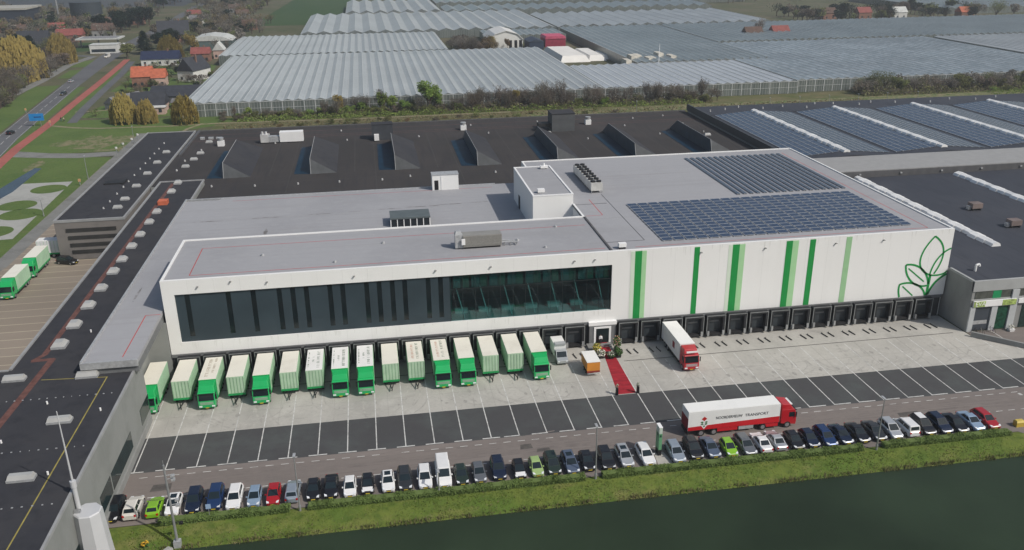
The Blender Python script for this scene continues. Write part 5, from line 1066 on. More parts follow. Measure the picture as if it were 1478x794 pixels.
# people: one continuous skinned body each
def person(loc, rotz, label, shirt, trousers, hair, walk=.0, dress=None):
    t = thing('person', label, 'person', loc, rotz)
    V = [(0,0,.98),(0,0,1.18),(0,-.01,1.40),(0,0,1.50),(0,-.02,1.60),(0,-.02,1.72)]; E = [(0,1),(1,2),(2,3),(3,4),(4,5)]; Rr = [.155,.14,.165,.06,.095,.085]
    for s in (-1, 1):
        st = walk*s; n = len(V); V += [(s*.10,0,.92),(s*.11,-.10*st-.01,.50),(s*.11,.12*st,.10),(s*.12,.12*st-.15,.05)]; Rr += [.105,.075,.05,.045]; E += [(0,n),(n,n+1),(n+1,n+2),(n+2,n+3)]
        n = len(V); V += [(s*.19,0,1.40),(s*.25,.04*st,1.13),(s*.25,-.10-.06*st,.90),(s*.24,-.13-.06*st,.80)]; Rr += [.07,.05,.04,.042]; E += [(2,n),(n,n+1),(n+1,n+2),(n+2,n+3)]
    me = bpy.data.meshes.new('body'); me.from_pydata(V, E, []); me.materials.append(M('skin_tone', (.42,.25,.18), .6))
    o = bpy.data.objects.new('body', me); C.objects.link(o); o.parent = t
    sk_ = o.modifiers.new('skin', 'SKIN'); sv = me.skin_vertices[0] if me.skin_vertices else None
    if sv is None:
        bpy.context.view_layer.objects.active = o; bpy.ops.mesh.customdata_skin_add(); sv = me.skin_vertices[0]
    for i, r_ in enumerate(Rr): sv.data[i].radius = (r_, r_*.8)
    sv.data[0].use_root = True
    ss = o.modifiers.new('smooth', 'SUBSURF'); ss.levels = 1; ss.render_levels = 1
    # clothing as shells that follow the body
    b = MB()
    lv = [(.93,.185,.14),(1.1,.17,.13),(1.3,.20,.145),(1.44,.20,.13),(1.51,.08,.07)]
    def rings(mb, L):
        rr = []
        for z, a, c in L: rr.append([(a*math.cos(2*math.pi*k/12), c*math.sin(2*math.pi*k/12), z) for k in range(12)])
        for p, q in zip(rr, rr[1:]):
            for k in range(12): j = (k+1) % 12; mb.poly([p[k],p[j],q[j],q[k]])
    rings(b, lv)
    for s in (-1,1): b.tube((s*.19,0,1.42),(s*.255,.04*walk*s,1.12),.085,.065,n=8); b.tube((s*.255,.04*walk*s,1.12),(s*.252,-.09,.93),.062,.05,n=8)
    b.build('shirt', shirt, t)
    b = MB(); rings(b, [(.80,.18,.14),(.99,.185,.142)])
    for s in (-1,1): b.tube((s*.10,0,.90),(s*.112,-.10*walk*s-.01,.5),.115,.09,n=8); b.tube((s*.112,-.10*walk*s-.01,.5),(s*.112,.12*walk*s,.09),.088,.068,n=8)
    b.build('trousers', trousers, t)
    b = MB(); pts = []
    for z, a in ((1.62,.098),(1.70,.104),(1.77,.085),(1.815,.04)): pts.append([(a*math.cos(2*math.pi*k/10), -.01+a*math.sin(2*math.pi*k/10)+(.012), z) for k in range(10)])
    for p, q in zip(pts, pts[1:]):
        for k in range(10): j = (k+1) % 10; b.poly([p[k],p[j],q[j],q[k]])
    b.poly(pts[-1]); b.build('hair', hair, t)
hairm = M('dark_hair', (.03,.022,.016), .7); whs = M('white_shirt_cloth', (.75,.75,.75), .9, var=.05); dkt = M('dark_cloth', (.02,.022,.03), .9); tanc = M('beige_cloth', (.42,.36,.27), .9); denim = M('denim_cloth', (.06,.08,.14), .9)
person((70.6,-.95,.5), 0, 'person in white shirt standing in the entrance doorway', whs, dkt, hairm)
person((-83.3,229.5,-.02), R(60), 'person in pale beige jacket walking on the field path', tanc, dkt, hairm, 1.)
person((-84.6,230.3,-.02), R(60), 'person in dark clothes walking on the field path', dkt, denim, hairm, -1.)
# bicycles and things before the right hall
def bicycle(x, y, rz, label, m):
    t = thing('bicycle', label, 'bicycle', (x,y,.01), rz, 'bicycles before the right hall')
    for dx in (-.52,.52):
        b = MB(); n = 16
        for k in range(n): a0, a1 = 2*math.pi*k/n, 2*math.pi*(k+1)/n; b.tube((dx+.33*math.cos(a0),0,.34+.33*math.sin(a0)),(dx+.33*math.cos(a1),0,.34+.33*math.sin(a1)),.025,n=5,cap=False)
        b.build('wheel', tyre, t)
    b = MB()
    for p, q in (((-.52,0,.34),(-.12,0,.32)),((-.12,0,.32),(-.25,0,.85)),((-.12,0,.32),(.38,0,.80)),((-.22,0,.75),(.36,0,.84)),((-.52,0,.34),(-.23,0,.75)),((.52,0,.34),(.36,0,.95))): b.tube(p,q,.025,n=6)
    b.build('frame', m, t); MB().tube((.34,-.28,1.0),(.34,.28,1.0),.02,n=6).build('handlebar', chas, t); MB().taper(-.38,-.12,-.09,.09,.85,.93,.03,.02).build('saddle', blackm, t)
bicycle(136.6,-8.0,R(75),'black bicycle leaning at the first pillar of the right hall', blackm); bicycle(137.7,-8.1,R(85),'dark green bicycle in front of the blue grey roller door', CP['dark green']); bicycle(139.7,-8.0,R(100),'dark violet bicycle beside the second pillar of the right hall', M('violet_paint', (.06,.04,.16), .4))
t = thing('flower_tub', 'white tub with pale flowers before the green glazed door', 'flower tub', (143.3,-8.2,0)); MB().taper(-.4,.4,-.4,.4,0,.5,-.1,-.1).build('pot', trimw, t); leaf_quads(70, ball(0,0,.8,.5,.5,.4,.1), .14, 5).build('blossom', FM['white'], t)
# blue road sign
t = thing('road_sign', 'blue direction sign on two posts beside the main road', 'sign', (-90.6,222.5,0)); b = MB(); b.tube((-1.2,0,0),(-1.2,0,4.2),.09); b.tube((1.2,0,0),(1.2,0,4.2),.09); b.build('post', polem, t); MB().box(-2.6,2.6,-.12,-.04,2.0,4.7).build('sign_plate', M('road_sign_blue', (.02,.22,.55), .4, var=.05), t); MB().box(-.9,1.7,-.14,-.12,3.2,3.6).build('sign_arrow', M('sign_navy', (.01,.05,.18), .5), t)
for x, y, la in ((-86.2,222.5,'small orange white beacon between main road and cycle path'),(-104.5,252,'thin traffic sign post left of the main road'),(-49.5,128.5,'small yellow marker post on the lawn by the path')):
    t = thing('marker_post', la, 'post', (x,y,0)); MB().tube((0,0,0),(0,0,1.2),.12).build('pole', polem, t); MB().box(-.35,.35,-.05,.05,1.0,1.9).build('plate', M('marker_orange', (.60,.35,.18), .5), t)
for k, (x, y) in enumerate(((-47.3,162),(-46.6,168),(-45.5,175),(-45.2,182))):
    t = thing('path_bollard', 'white bollard light beside the roof edge where access road meets the lawn', 'bollard', (x,y,0), 0, 'bollard lights by the access road'); MB().tube((0,0,0),(0,0,3.0),.08).build('post', polem, t); MB().tube((0,0,3.0),(0,0,3.5),.38,n=12).build('lamp_head', M('lamp_glass_white', (.62,.62,.60), .4), t)

# ================================================================ VEGETATION
def leafmat(name, c, var=.35, orand=.25, trans=.38):
    if name in MATS: return MATS[name]
    m = M(name, c, .75, var=var, scale=.55, spec=.12, objrand=orand); nt = m.node_tree; b = nt.nodes['Principled BSDF']; src = b.inputs['Base Color'].links[0].from_socket
    tl = nt.nodes.new('ShaderNodeBsdfTranslucent'); mx = nt.nodes.new('ShaderNodeMixShader'); mx.inputs['Fac'].default_value = trans
    nt.links.new(src, tl.inputs['Color']); nt.links.new(b.outputs[0], mx.inputs[1]); nt.links.new(tl.outputs[0], mx.inputs[2]); nt.links.new(mx.outputs[0], nt.nodes['Material Output'].inputs['Surface'])
    return m
barkm = M('bark_brown', (.085,.065,.05), .95, var=.3, scale=3)
LM = {'fresh': leafmat('fresh_leaf', (.22,.31,.075)), 'olive': leafmat('olive_leaf', (.175,.19,.075)), 'willow': leafmat('willow_leaf', (.42,.335,.115), .18, .12, .5), 'bare': leafmat('bare_twig', (.185,.155,.125), .25, .25), 'dark': leafmat('dark_needle', (.014,.028,.016), .3, .3), 'rust': leafmat('rust_leaf', (.19,.14,.07)), 'grey': leafmat('grey_twig', (.21,.19,.165), .25, .25)}
def tree_mesh(kind, seed, n=520):
    """unit tree, one unit high: trunk with limbs (trunk mesh) and a crown of clumped leaf faces"""
    r_ = random.Random(seed); tr = MB(); cr = MB()
    th = {'shrub':.18,'conifer':.12,'willow':.3}.get(kind, .34); tr.tube((0,0,-.02),(r_.uniform(-.02,.02),r_.uniform(-.02,.02),th),.03,.022,n=7)
    W = {'shrub':.62,'conifer':.20,'willow':.42,'bare':.34,'tall':.22}.get(kind, .34)
    tips = []
    for k in range(9 if kind in ('bare','tall') else 7):
        a = 2*math.pi*k/7+r_.uniform(-.4,.4); el = r_.uniform(.35,1.25); L = r_.uniform(.3,.55)
        z0 = th*r_.uniform(.7,1); p = (0,0,z0); q = (math.cos(a)*math.cos(el)*L*W*2, math.sin(a)*math.cos(el)*L*W*2, min(.93, z0+math.sin(el)*L)); tr.tube(p, q, .016, .006, n=5, cap=False); tips.append(q)
        if kind in ('bare','tall','leafy'):
            for j in range(3): s = (q[0]+r_.uniform(-.1,.1)*W*2, q[1]+r_.uniform(-.1,.1)*W*2, min(.99, q[2]+r_.uniform(.05,.2))); tr.tube(q, s, .006, .002, n=4, cap=False); tips.append(s)
    if kind == 'conifer':
        for _ in range(n):
            z = r_.uniform(.08,.98); rr = W*(1-z)**.8*r_.uniform(.55,1.1)+.012; a = r_.uniform(0,6.283); c, s = math.cos(a), math.sin(a); p = Vector((c*rr,s*rr,z)); u = Vector((c,s,-.45))*.055; v = Vector((-s,c,0))*.03; cr.poly([p-u,p+v*.6,p+u,p-v*.9])
    elif kind == 'willow':
        for _ in range(n):
            a = r_.uniform(0,6.283); d = math.sqrt(r_.uniform(.05,1)); top = .98-.42*d**2.2+r_.uniform(-.06,.03)+.05*math.sin(a*3+seed); z = top-r_.uniform(0,.5)*r_.uniform(.2,1)-(.15*d*r_.random()); z = max(.04,z-.22*r_.random()*d**2); x, y = math.cos(a)*d*W*(1+.12*math.sin(a*5+seed)), math.sin(a)*d*W*(1+.12*math.cos(a*4+seed))
            w = r_.uniform(.013,.026); h = r_.uniform(.05,.13); cr.poly([(x-w,y+r_.uniform(-w,w),z-h),(x+w,y+r_.uniform(-w,w),z-h*.8),(x+w*.6,y,z+h*.5),(x-w*.6,y+r_.uniform(-w,w),z+h*.4)])
    elif kind in ('bare','tall'):
        for _ in range(n):
            q = r_.choice(tips); sp = .13 if kind == 'bare' else .09
            p = Vector(q)+Vector((r_.gauss(0,sp*W*2.4), r_.gauss(0,sp*W*2.4), r_.gauss(0,.11))); p.z = max(.1,min(1.03,p.z)); d = Vector((p.x*1.2+r_.gauss(0,.3), p.y*1.2+r_.gauss(0,.3), .55+r_.uniform(0,.6))).normalized()*r_.uniform(.04,.085); v = d.cross(Vector((r_.gauss(0,1),r_.gauss(0,1),r_.gauss(0,1)))).normalized()*r_.uniform(.005,.011); cr.poly([p-v,p+v,p+d+v*.3,p+d-v*.3])
    else:
        cl = []
        for k in range(11 if kind == 'leafy' else 9):
            a = r_.uniform(0,6.283); d = math.sqrt(r_.random())*W*.72; z = r_.uniform(.40,.86) if kind != 'shrub' else r_.uniform(.28,.78); cl.append((math.cos(a)*d,math.sin(a)*d,z*(1-.25*(d/W)**2),r_.uniform(.10,.17)*(1.5 if kind == 'shrub' else 1)))
        for _ in range(n):
            x, y, z, rr = r_.choice(cl); d = Vector((r_.gauss(0,1),r_.gauss(0,1),r_.gauss(0,1))).normalized()*rr*r_.uniform(.5,1.08); p = Vector((x,y,z))+d; p.z = max(.04, p.z); u = Vector((r_.gauss(0,1),r_.gauss(0,1),r_.gauss(0,.7))).normalized()*r_.uniform(.022,.044); v = u.cross(Vector((r_.gauss(0,1),r_.gauss(0,1),r_.gauss(0,1)))).normalized()*.024; cr.poly([p-u,p+v,p+u,p-v])
    return tr, cr
TV = {}; SRC = {}
LK = ['fresh','olive','willow','bare','dark','rust','grey']
def far_tree(kind, seed):
    a, c = tree_mesh(kind, seed, 150); r_ = random.Random(seed); c2 = MB()
    for f in c.f:
        P = [Vector(c.v[i]) for i in f]; o = sum(P, Vector())/len(P); k = 2.1 if kind == 'leafy' else 1.5
        c2.poly([o+(p-o)*k for p in P] if kind == 'leafy' else [o+(p-o)*k+Vector((r_.uniform(-.02,.02),r_.uniform(-.02,.02),0)) for p in P])
    return a, c2
def merge_tree(mb, kind, leaf, x, y, h, wide=1., z=-.05):
    key = ('far', kind, leaf)
    if key not in SRC: SRC[key] = [far_tree(kind, 17*s+len(SRC)*5+3) for s in range(3)]
    a, c = rnd.choice(SRC[key]); rz = rnd.uniform(0,6.28); cz, sz = math.cos(rz), math.sin(rz); w = h*wide
    for src, m in ((a, 7), (c, LK.index(leaf))):
        b0 = len(mb.v); mb.v += [(x+w*(p[0]*cz-p[1]*sz), y+w*(p[0]*sz+p[1]*cz), z+h*p[2]) for p in src.v]; mb.f += [tuple(b0+i for i in f) for f in src.f]; mb.m += [m]*len(src.f)
def tree(kind, leaf, x, y, h, label, group, wide=1., name=None, z=-.05, detail=False):
    key = (kind, leaf)
    if key not in TV:
        L = []
        for s in range(3):
            a, c = tree_mesh(kind, 17*s+len(TV)*5+1, {'bare':1000,'tall':800,'willow':2400,'conifer':700}.get(kind, 1250)); L.append((a.mesh('trunk',[barkm]), c.mesh('crown',[LM[leaf]]))); SRC.setdefault(key, []).append((a, c))
        TV[key] = L
    a, c = rnd.choice(TV[key])
    t = thing(name or ('shrub' if kind == 'shrub' else 'tree'), label, 'shrub' if kind == 'shrub' else 'tree', (x,y,z), rnd.uniform(0,6.28), group); t.scale = (h*wide*rnd.uniform(.9,1.1), h*wide*rnd.uniform(.9,1.1), h)
    part('trunk', a, t); part('crown', c, t)
    return t
# distinctive trees
tree('leafy','fresh',58.2,219.5,13.6,'tallest bright green tree in the belt before the long greenhouse',None,1.0)
tree('leafy','fresh',40.0,220.5,10.5,'slender yellow green tree left of the tallest bright green one',None,.72)
tree('leafy','willow',22,223,8.5,'yellowish tree in the belt near the middle of the long greenhouse front',None,.8)
tree('leafy','willow',94,222,8,'yellow budding shrub tree in the belt right of the tallest green one',None,.7)
tree('willow','willow',-58.9,221,11.8,'yellow willow left of the dark roofed house on the corner lawn',None,1.0); tree('willow','willow',-50,219.2,9.5,'smaller yellow willow right of the dark roofed house on the corner lawn',None,.95); tree('willow','willow',-35.8,217.5,10.8,'rounded yellow willow at the left corner of the long greenhouse',None,1.25)
tree('willow','willow',-139,350,22,'big golden willow at the left edge beyond the main road',None,1.35); tree('willow','willow',-137.5,412,17,'yellow green willow left of the road junction',None,1.1); tree('willow','willow',-77,408,15,'golden willow behind the white house with dark blue roof',None,1.1); tree('leafy','willow',-70,440,13,'yellow green tree left of the arched white roofed barn',None,1.)
tree('conifer','dark',-99,445,14,'dark conifer beside the far part of the main road',None,2.0); tree('leafy','olive',-105,425,11,'grey green round tree beside the main road opposite the fuel station',None,1.25)
tree('leafy','rust',-160,640,14,'rusty orange tree far up on the left of the road',None,1.2)
tree('leafy','rust',283,425,9,'dark red tree beside the red house in the far greenhouses',None,1.1); tree('tall','bare',293,430,12,'bare tree right of the dark red tree among the far greenhouses',None,1.3)
# the belt in front of the long greenhouse
tb = 'shrubs and trees of the belt before the long greenhouse'
for i in range(118):
    x = -22+i*1.72+rnd.uniform(-1.5,1.5)
    if 134 < x < 150 and rnd.random() < .4: continue
    y = rnd.uniform(216.5,225.8); q = rnd.random()
    if x > 70: kinds = (('bare','bare',.5),('tall','grey',.72),('shrub','olive',.9),('shrub','fresh',1.01))
    else: kinds = (('shrub','olive',.30),('shrub','fresh',.46),('bare','grey',.66),('shrub','bare',.84),('tall','bare',.95),('leafy','fresh',1.01))
    kd = [k for k in kinds if q <= k[2]][0]
    h = {'shrub':rnd.uniform(2.6,4.6),'bare':rnd.uniform(4.5,8),'tall':rnd.uniform(6,10.5),'leafy':rnd.uniform(5,7.5)}[kd[0]]
    if x < 8: h *= .75
    la = {'shrub':'leafy low shrub in the belt before the long greenhouse','bare':'bare grey brown bush tree in the belt before the long greenhouse','tall':'tall thin bare tree in the belt before the long greenhouse','leafy':'small fresh green tree in the belt before the long greenhouse'}[kd[0]]
    if kd == ('shrub','bare',.84): la = 'brown bare shrub in the belt before the long greenhouse'
    tree(kd[0], kd[1], x, y, h, la, tb, 1.15 if kd[0] != 'tall' else 1.)
for i in range(26):
    tree('shrub', rnd.choice(['olive','bare','rust']), -8+i*5.5+rnd.uniform(-2,2), rnd.uniform(197,207), rnd.uniform(1.2,2.6), 'low scrub bush on the rough strip behind the brown black hall', 'scrub on the rough strip behind the halls', 1.3)
for i in range(46):
    x = 246+i*2.5+rnd.uniform(-1,1); tree(rnd.choice(['bare','shrub','shrub']), rnd.choice(['olive','bare','olive','grey']), x, rnd.uniform(218,227), rnd.uniform(4.5,8.0), 'brown olive hedge tree in the right belt before the vented greenhouse', 'hedge trees of the right belt', 1.2)
for i in range(12):
    tree('shrub', rnd.choice(['fresh','olive']), 305+i*4+rnd.uniform(-1,1), rnd.uniform(205,214), rnd.uniform(2,3.4), 'low green bush at the foot of the right belt', 'low bushes of the right belt', 1.4)
for x in (196,209,222,235,248,262): lamp_post(x, 203, 3.2, 'short dark fence post on the grass strip right of the belt', 0, 'fence posts on the right grass strip')
# trees left of the main road
for i in range(66):
    k = i/65; y = 238+k*230+rnd.uniform(-6,6); x = -112-(y-238)*.145+rnd.uniform(-15,1)
    tree(rnd.choice(['bare','bare','shrub']), rnd.choice(['bare','grey','bare','olive']), x, y, rnd.uniform(6,11), 'bare grey brown tree in the thicket left of the main road', 'thicket left of the main road', 1.25)
for i in range(12): tree('conifer' if i % 3 else 'leafy', 'dark' if i % 3 else 'olive', -172+rnd.uniform(-16,12), rnd.uniform(300,345), rnd.uniform(5,8), 'dark green garden tree at the left edge below the golden willow', 'dark garden trees at the left edge', 1.6)
for i in range(7): tree('conifer','dark', -196+i*5+rnd.uniform(-2,2), 455+rnd.uniform(-6,6), rnd.uniform(10,13), 'dark conifer beside the dark roofed house in the left village', 'conifers of the left village', 2.1)
# village trees: far off they read as one wood
wd_ = MB()
for i in range(720):
    y = rnd.uniform(440,860); cx = -128-(y-440)*.03
    x = (cx-12-rnd.random()**.8*(70+.35*(y-440))) if rnd.random() < .52 else (cx+13+rnd.random()**.8*(95+.0*(y-440)))
    if x > -46-(y > 600)*14: continue
    if abs(x+140) < 20 and 435 < y < 545: continue
    k = rnd.choice(['bare','bare','bare','leafy','leafy']); merge_tree(wd_, k, rnd.choice(['bare','grey','bare','olive','dark','rust'] if y > 520 else ['bare','grey','bare','olive']), x, y, rnd.uniform(5,10), 1.3)
for i in range(230):
    x, y = rnd.uniform(-300,-124), rnd.uniform(262,560)
    if x > -118-.08*(y-250) or (abs(x+140) < 22 and 430 < y < 545) or abs(x+152) < 9 and abs(y-322) < 9: continue
    k = rnd.choice(['bare','bare','shrub','leafy']); merge_tree(wd_, k, rnd.choice(['bare','grey','olive','dark','bare']), x, y, rnd.uniform(2.5,8.5), 1.3)
for i in range(150):
    x, y = rnd.uniform(-93,-43), rnd.uniform(236,430)
    if x < -74-(y-236)*.115 or any(abs(x-hx) < hw_ and abs(y-hy) < hd for hx, hy, hw_, hd in ((-72,316,8,9),(-64,315,6,8),(-79,393,13,8),(-63,391,7,7),(-59,403,8,7),(-50,415,6,7),(-51,331,9,11),(-54,246,10,9),(-46,268,17,8),(-48,283,15,8),(-41,252,8,7),(-67,258,8,11))): continue
    k = rnd.choice(['bare','shrub','shrub','leafy']); merge_tree(wd_, k, rnd.choice(['bare','grey','olive','olive','dark','rust']), x, y, rnd.uniform(1.3,4.6), 1.3)
for i in range(70): merge_tree(wd_, 'bare', rnd.choice(['bare','rust','grey']), rnd.uniform(-100,-40), rnd.uniform(540,640), rnd.uniform(4,9), 1.3)
for i in range(40): merge_tree(wd_, 'leafy', rnd.choice(['dark','dark','grey']), rnd.uniform(-190,-60), rnd.uniform(830,960), rnd.uniform(8,14), 1.4)
for i in range(40): merge_tree(wd_, 'bare', 'grey', rnd.uniform(380,900), rnd.uniform(725,800), rnd.uniform(9,14), 1.4)
for i in range(60): merge_tree(wd_, rnd.choice(['bare','leafy']), rnd.choice(['dark','bare','dark','olive']), rnd.uniform(370,560), rnd.uniform(512,600), rnd.uniform(6,12), 1.25)
o = wd_.build('woodland', [LM[k] for k in LK]+[barkm]); o['kind'] = 'stuff'; tag(o, 'brownish early spring trees and bushes among the far village gardens', 'woodland')
for i in range(16): tree('leafy','dark', rnd.uniform(-170,-150)+i*1.2, 560+i*8+rnd.uniform(-8,8), rnd.uniform(12,16), 'dark tree in the row along the far main road', 'dark trees along the far main road', 1.2)
for i in range(9): tree('leafy','dark', -94+rnd.uniform(-12,14), 470+i*9+rnd.uniform(-5,5), rnd.uniform(9,14), 'dark evergreen tree around the big dark roofed village house', 'evergreens around the dark roofed village house', 1.3)
for i in range(26): tree(rnd.choice(['bare','shrub','leafy']), rnd.choice(['grey','olive','bare','dark']), rnd.uniform(-80,-42), rnd.uniform(262,400), rnd.uniform(2.5,5.0), 'garden bush between the houses beside the long greenhouse', 'garden bushes left of the greenhouses', 1.3)
for i in range(26): tree(rnd.choice(['bare','leafy','leafy']), rnd.choice(['dark','bare','olive','dark']), 375+i*6.4+rnd.uniform(-3,3), rnd.uniform(508,580), rnd.uniform(7,14), 'dark tree around the houses of the far right village', 'trees of the far right village', 1.2)
for i in range(20): tree(rnd.choice(['bare','shrub']), rnd.choice(['bare','rust','grey']), 88+i*1.25+rnd.uniform(-2,2), rnd.uniform(392,425), rnd.uniform(6,11), 'brown tree in the clump left of the arched white shed', 'trees left of the arched shed', 1.1)
for i in range(2): tree('leafy','willow' if i == 0 else 'rust', (112,121.5)[i], 417-i, (9,7)[i], ('yellow green tree at the left corner of the arched shed','brown orange bush in front of the arched shed wall')[i], None, 1.)
for i in range(14): tree('shrub','olive' if i % 2 else 'bare', 262+i*3.2, 372+rnd.uniform(-1,3), rnd.uniform(3,6), 'low shrub in the gap between the far greenhouses', 'shrubs between the far greenhouses', 1.3)

# undergrowth of the belts: a continuous mass of low twigs and leaves
ug = MB(); r_ = random.Random(41)
def ugf(x0, x1, y0, y1, hm, lo=0.):
    def f(r__):
        x = r__.uniform(x0,x1); v = r__.random(); y = y0+(y1-y0)*v
        h = hm*(.55+.25*math.sin(x*.31+y)+.2*math.sin(x*.83)+.15*math.sin(x*2.3+y*2))
        return (x, y, max(.05, h*math.sin(math.pi*min(.95,max(.08,v)))*r__.uniform(.25,1.05))), 1
    return f
for x0, x1, y0, y1, hm, n, m in ((-18,60,215.5,226,2.6,5200,0),(-18,60,215.5,226,2.3,3200,1),(60,176,214.5,226.4,4.0,9000,1),(60,176,214,224,3.0,6500,0),(-16,172,213,219,2.2,6500,3),(-10,60,216,224,2.6,2600,3),(60,176,217,226.6,5.6,5200,2),(244,420,214,227,5.6,13000,1),(244,420,213,222,4.4,8000,0),(250,420,216,227,6.4,5000,2),(300,420,206,214,2.2,2600,3),(-20,240,196,210,.7,3800,4)):
    leaf_quads(n, ugf(x0,x1,y0,y1,hm), .34, int(x0+n), m, mb=ug)
o = ug.build('undergrowth', [leafmat('scrub_olive', (.21,.215,.09), .3, 0.), leafmat('scrub_brown', (.205,.175,.13), .3, 0.), leafmat('scrub_grey', (.215,.20,.165), .3, 0.), leafmat('scrub_fresh', (.22,.29,.08), .3, 0.), leafmat('scrub_dry', (.23,.19,.11), .3, 0.)]); o['kind'] = 'stuff'; tag(o, 'scrubby brown and olive undergrowth of the belts behind the halls', 'undergrowth')

# hedge along the car park
hedgem = leafmat('hedge_leaf', (.17,.24,.075), .2, .05)
hc = MB(); hcore = M('hedge_core', (.11,.155,.045), .9)
for i, (x0, x1, la) in enumerate(((5.6,21.2,'clipped green hedge at the left end of the car row'),(23.3,58.6,'long clipped green hedge between the first and second tall lamp posts'),(60.9,97.6,'long clipped green hedge left of the right lamp post'),(100.6,119.9,'clipped green hedge at the right end of the car row'))):
    t = thing('hedge', la, 'hedge', (0,0,0), 0, 'hedges along the car park')
    MB().box(x0+.1,x1-.1,-38.8,-37.95,-.1,.60).build('branches', hcore, t)
    def hf(r_, x0=x0, x1=x1):
        x = r_.uniform(x0,x1); u = r_.random(); k = .9+.12*math.sin(x*1.3)+.08*math.sin(x*3.7)
        if u < .55: return (x, r_.uniform(-38.95,-37.85), .62*k+r_.uniform(-.05,.10)), 1
        if u < .85: return (x, -38.95+r_.uniform(-.10,.08), r_.uniform(-.1,.6)*k), 1
        return (x, -37.85+r_.uniform(-.06,.06), r_.uniform(0,.6)*k), 1
    leaf_quads(int((x1-x0)*330), hf, .10, 50+i).build('foliage', hedgem, t)
# bank grass and reeds
gb = MB(); r_ = random.Random(99)
def bank_z(y): 
    for (ya, za), (yb, zb) in zip(((-38.9,.02),(-40.6,-.30),(-42.4,-.95),(-43.2,-1.5)), ((-40.6,-.30),(-42.4,-.95),(-43.2,-1.5),(-50,-2.6))):
        if y >= yb: return za+(zb-za)*(y-ya)/(yb-ya)
    return -2
for _ in range(15000):
    x = r_.uniform(2.5,150) if r_.random() < .97 else r_.uniform(-12,2.5); u = r_.random(); y = -39.1-3.45*u; patch = math.sin(x*.35)+math.sin(x*.13+y*.9)+math.sin(x*1.1-y*1.7)
    if patch < -1.1 and r_.random() < .7: continue
    h = r_.uniform(.05,.13)*(1+.5*(patch > .7)); m = 0 if r_.random() < (.92-.5*u*u) else 1
    if m == 1 and r_.random() < .5: h *= 1.7
    a = r_.uniform(0,3.14); w = r_.uniform(.04,.10); z = bank_z(y)
    gb.poly([(x-w*math.cos(a),y-w*math.sin(a),z-.02),(x+w*math.cos(a),y+w*math.sin(a),z-.02),(x+r_.uniform(-.15,.15),y+r_.uniform(-.15,.1),z+h)], m)
for _ in range(5200):
    x = r_.uniform(3,150); c = math.sin(x*.9)+math.sin(x*.37+1)+math.sin(x*2.1)
    if c < .0 and r_.random() < .8: continue
    y = -42.45+r_.uniform(-.25,.4); a = r_.uniform(0,3.14); w = r_.uniform(.03,.07); z = bank_z(y)
    gb.poly([(x-w*math.cos(a),y-w*math.sin(a),z-.05),(x+w*math.cos(a),y+w*math.sin(a),z-.05),(x+r_.uniform(-.2,.2),y+r_.uniform(-.25,.15),z+r_.uniform(.25,.75))], 1 if r_.random() < .6 else 2)
o = gb.build('bank_grass', [leafmat('grass_blade', (.14,.185,.036), .2, 0.), leafmat('dry_grass_blade', (.25,.215,.115), .25, 0.), M('dark_reed_blade', (.08,.09,.04), .85, var=.3)]); o['kind'] = 'stuff'; tag(o, 'short green and dry grass with reeds on the canal bank', 'grass')

# ================================================================ HOUSES
glw = M('house_window_glass', (.03,.04,.05), .15, spec=.5)
def house(label, x, y, w, d, h, rh, rz, wallc, roofc, ridge='x', chimney=True, win=3, group='houses of the left village', name='house'):
    t = thing(name, label, 'house', (x,y,-.06), R(rz), group)
    MB().box(-w/2,w/2,-d/2,d/2,0,h).build('wall', wallc, t)
    b = MB(); o_ = .4
    if ridge == 'x': b.prism_x([(-d/2-o_,h-.15),(d/2+o_,h-.15),(0,h+rh)], -w/2-o_, w/2+o_)
    else: b.prism_y([(-w/2-o_,h-.15),(w/2+o_,h-.15),(0,h+rh)], -d/2-o_, d/2+o_)
    ro = b.build('roof', roofc, t)
    if chimney: MB().box(w*.2-.4,w*.2+.4,-.4,.4,h+rh*.4,h+rh+1.0).build('chimney', M('chimney_brick', (.20,.12,.09), .9, var=.2), ro)
    for k in range(win):
        xx = -w/2+w*(k+.5)/win; MB().box(xx-.6,xx+.6,-d/2-.04,-d/2+.02,.9,2.3).build('window', glw, t)
    return t
HW = {'white':M('house_white', (.62,.62,.60), .8, var=.08), 'brick':M('house_brick', (.24,.13,.095), .9, var=.2, scale=.8), 'pink':M('house_pale_pink', (.50,.36,.31), .8, var=.1), 'grey':M('house_grey', (.30,.30,.30), .8, var=.1), 'dark':M('house_dark', (.08,.08,.085), .8)}
HR = {'orange':M('roof_orange_tile', (.42,.12,.065), .8, var=.2, scale=.7), 'red':M('roof_red_tile', (.24,.075,.065), .8, var=.2, scale=.7), 'dark':M('roof_slate', (.04,.043,.052), .7, var=.2, scale=.7), 'blue':M('roof_dark_blue_tile', (.020,.028,.065), .6, var=.2, scale=.7), 'brown':M('roof_brown_tile', (.11,.07,.055), .8, var=.2), 'pale':M('roof_pale_sheet', (.52,.53,.51), .6, var=.1), 'grey':M('roof_grey_tile', (.16,.16,.17), .8, var=.2)}
house('orange tiled brick house in the gardens left of the long greenhouse', -72.0,316,9,11,5.0,4.2,4,HW['brick'],HR['orange'],'x'); house('lower orange roofed wing right of the orange tiled brick house', -64.3,315,6,10,4.4,3.6,4,HW['pink'],HR['orange'],'x',False,2)
house('long white house with dark blue roof behind the orange tiled house', -79,393,20,10,3.6,4.0,0,HW['white'],HR['blue'],'x',True,5); house('flat dark annex right of the white house with dark blue roof', -63.5,391,9,8,3.2,.5,0,HW['grey'],HR['dark'],'x',False,2)
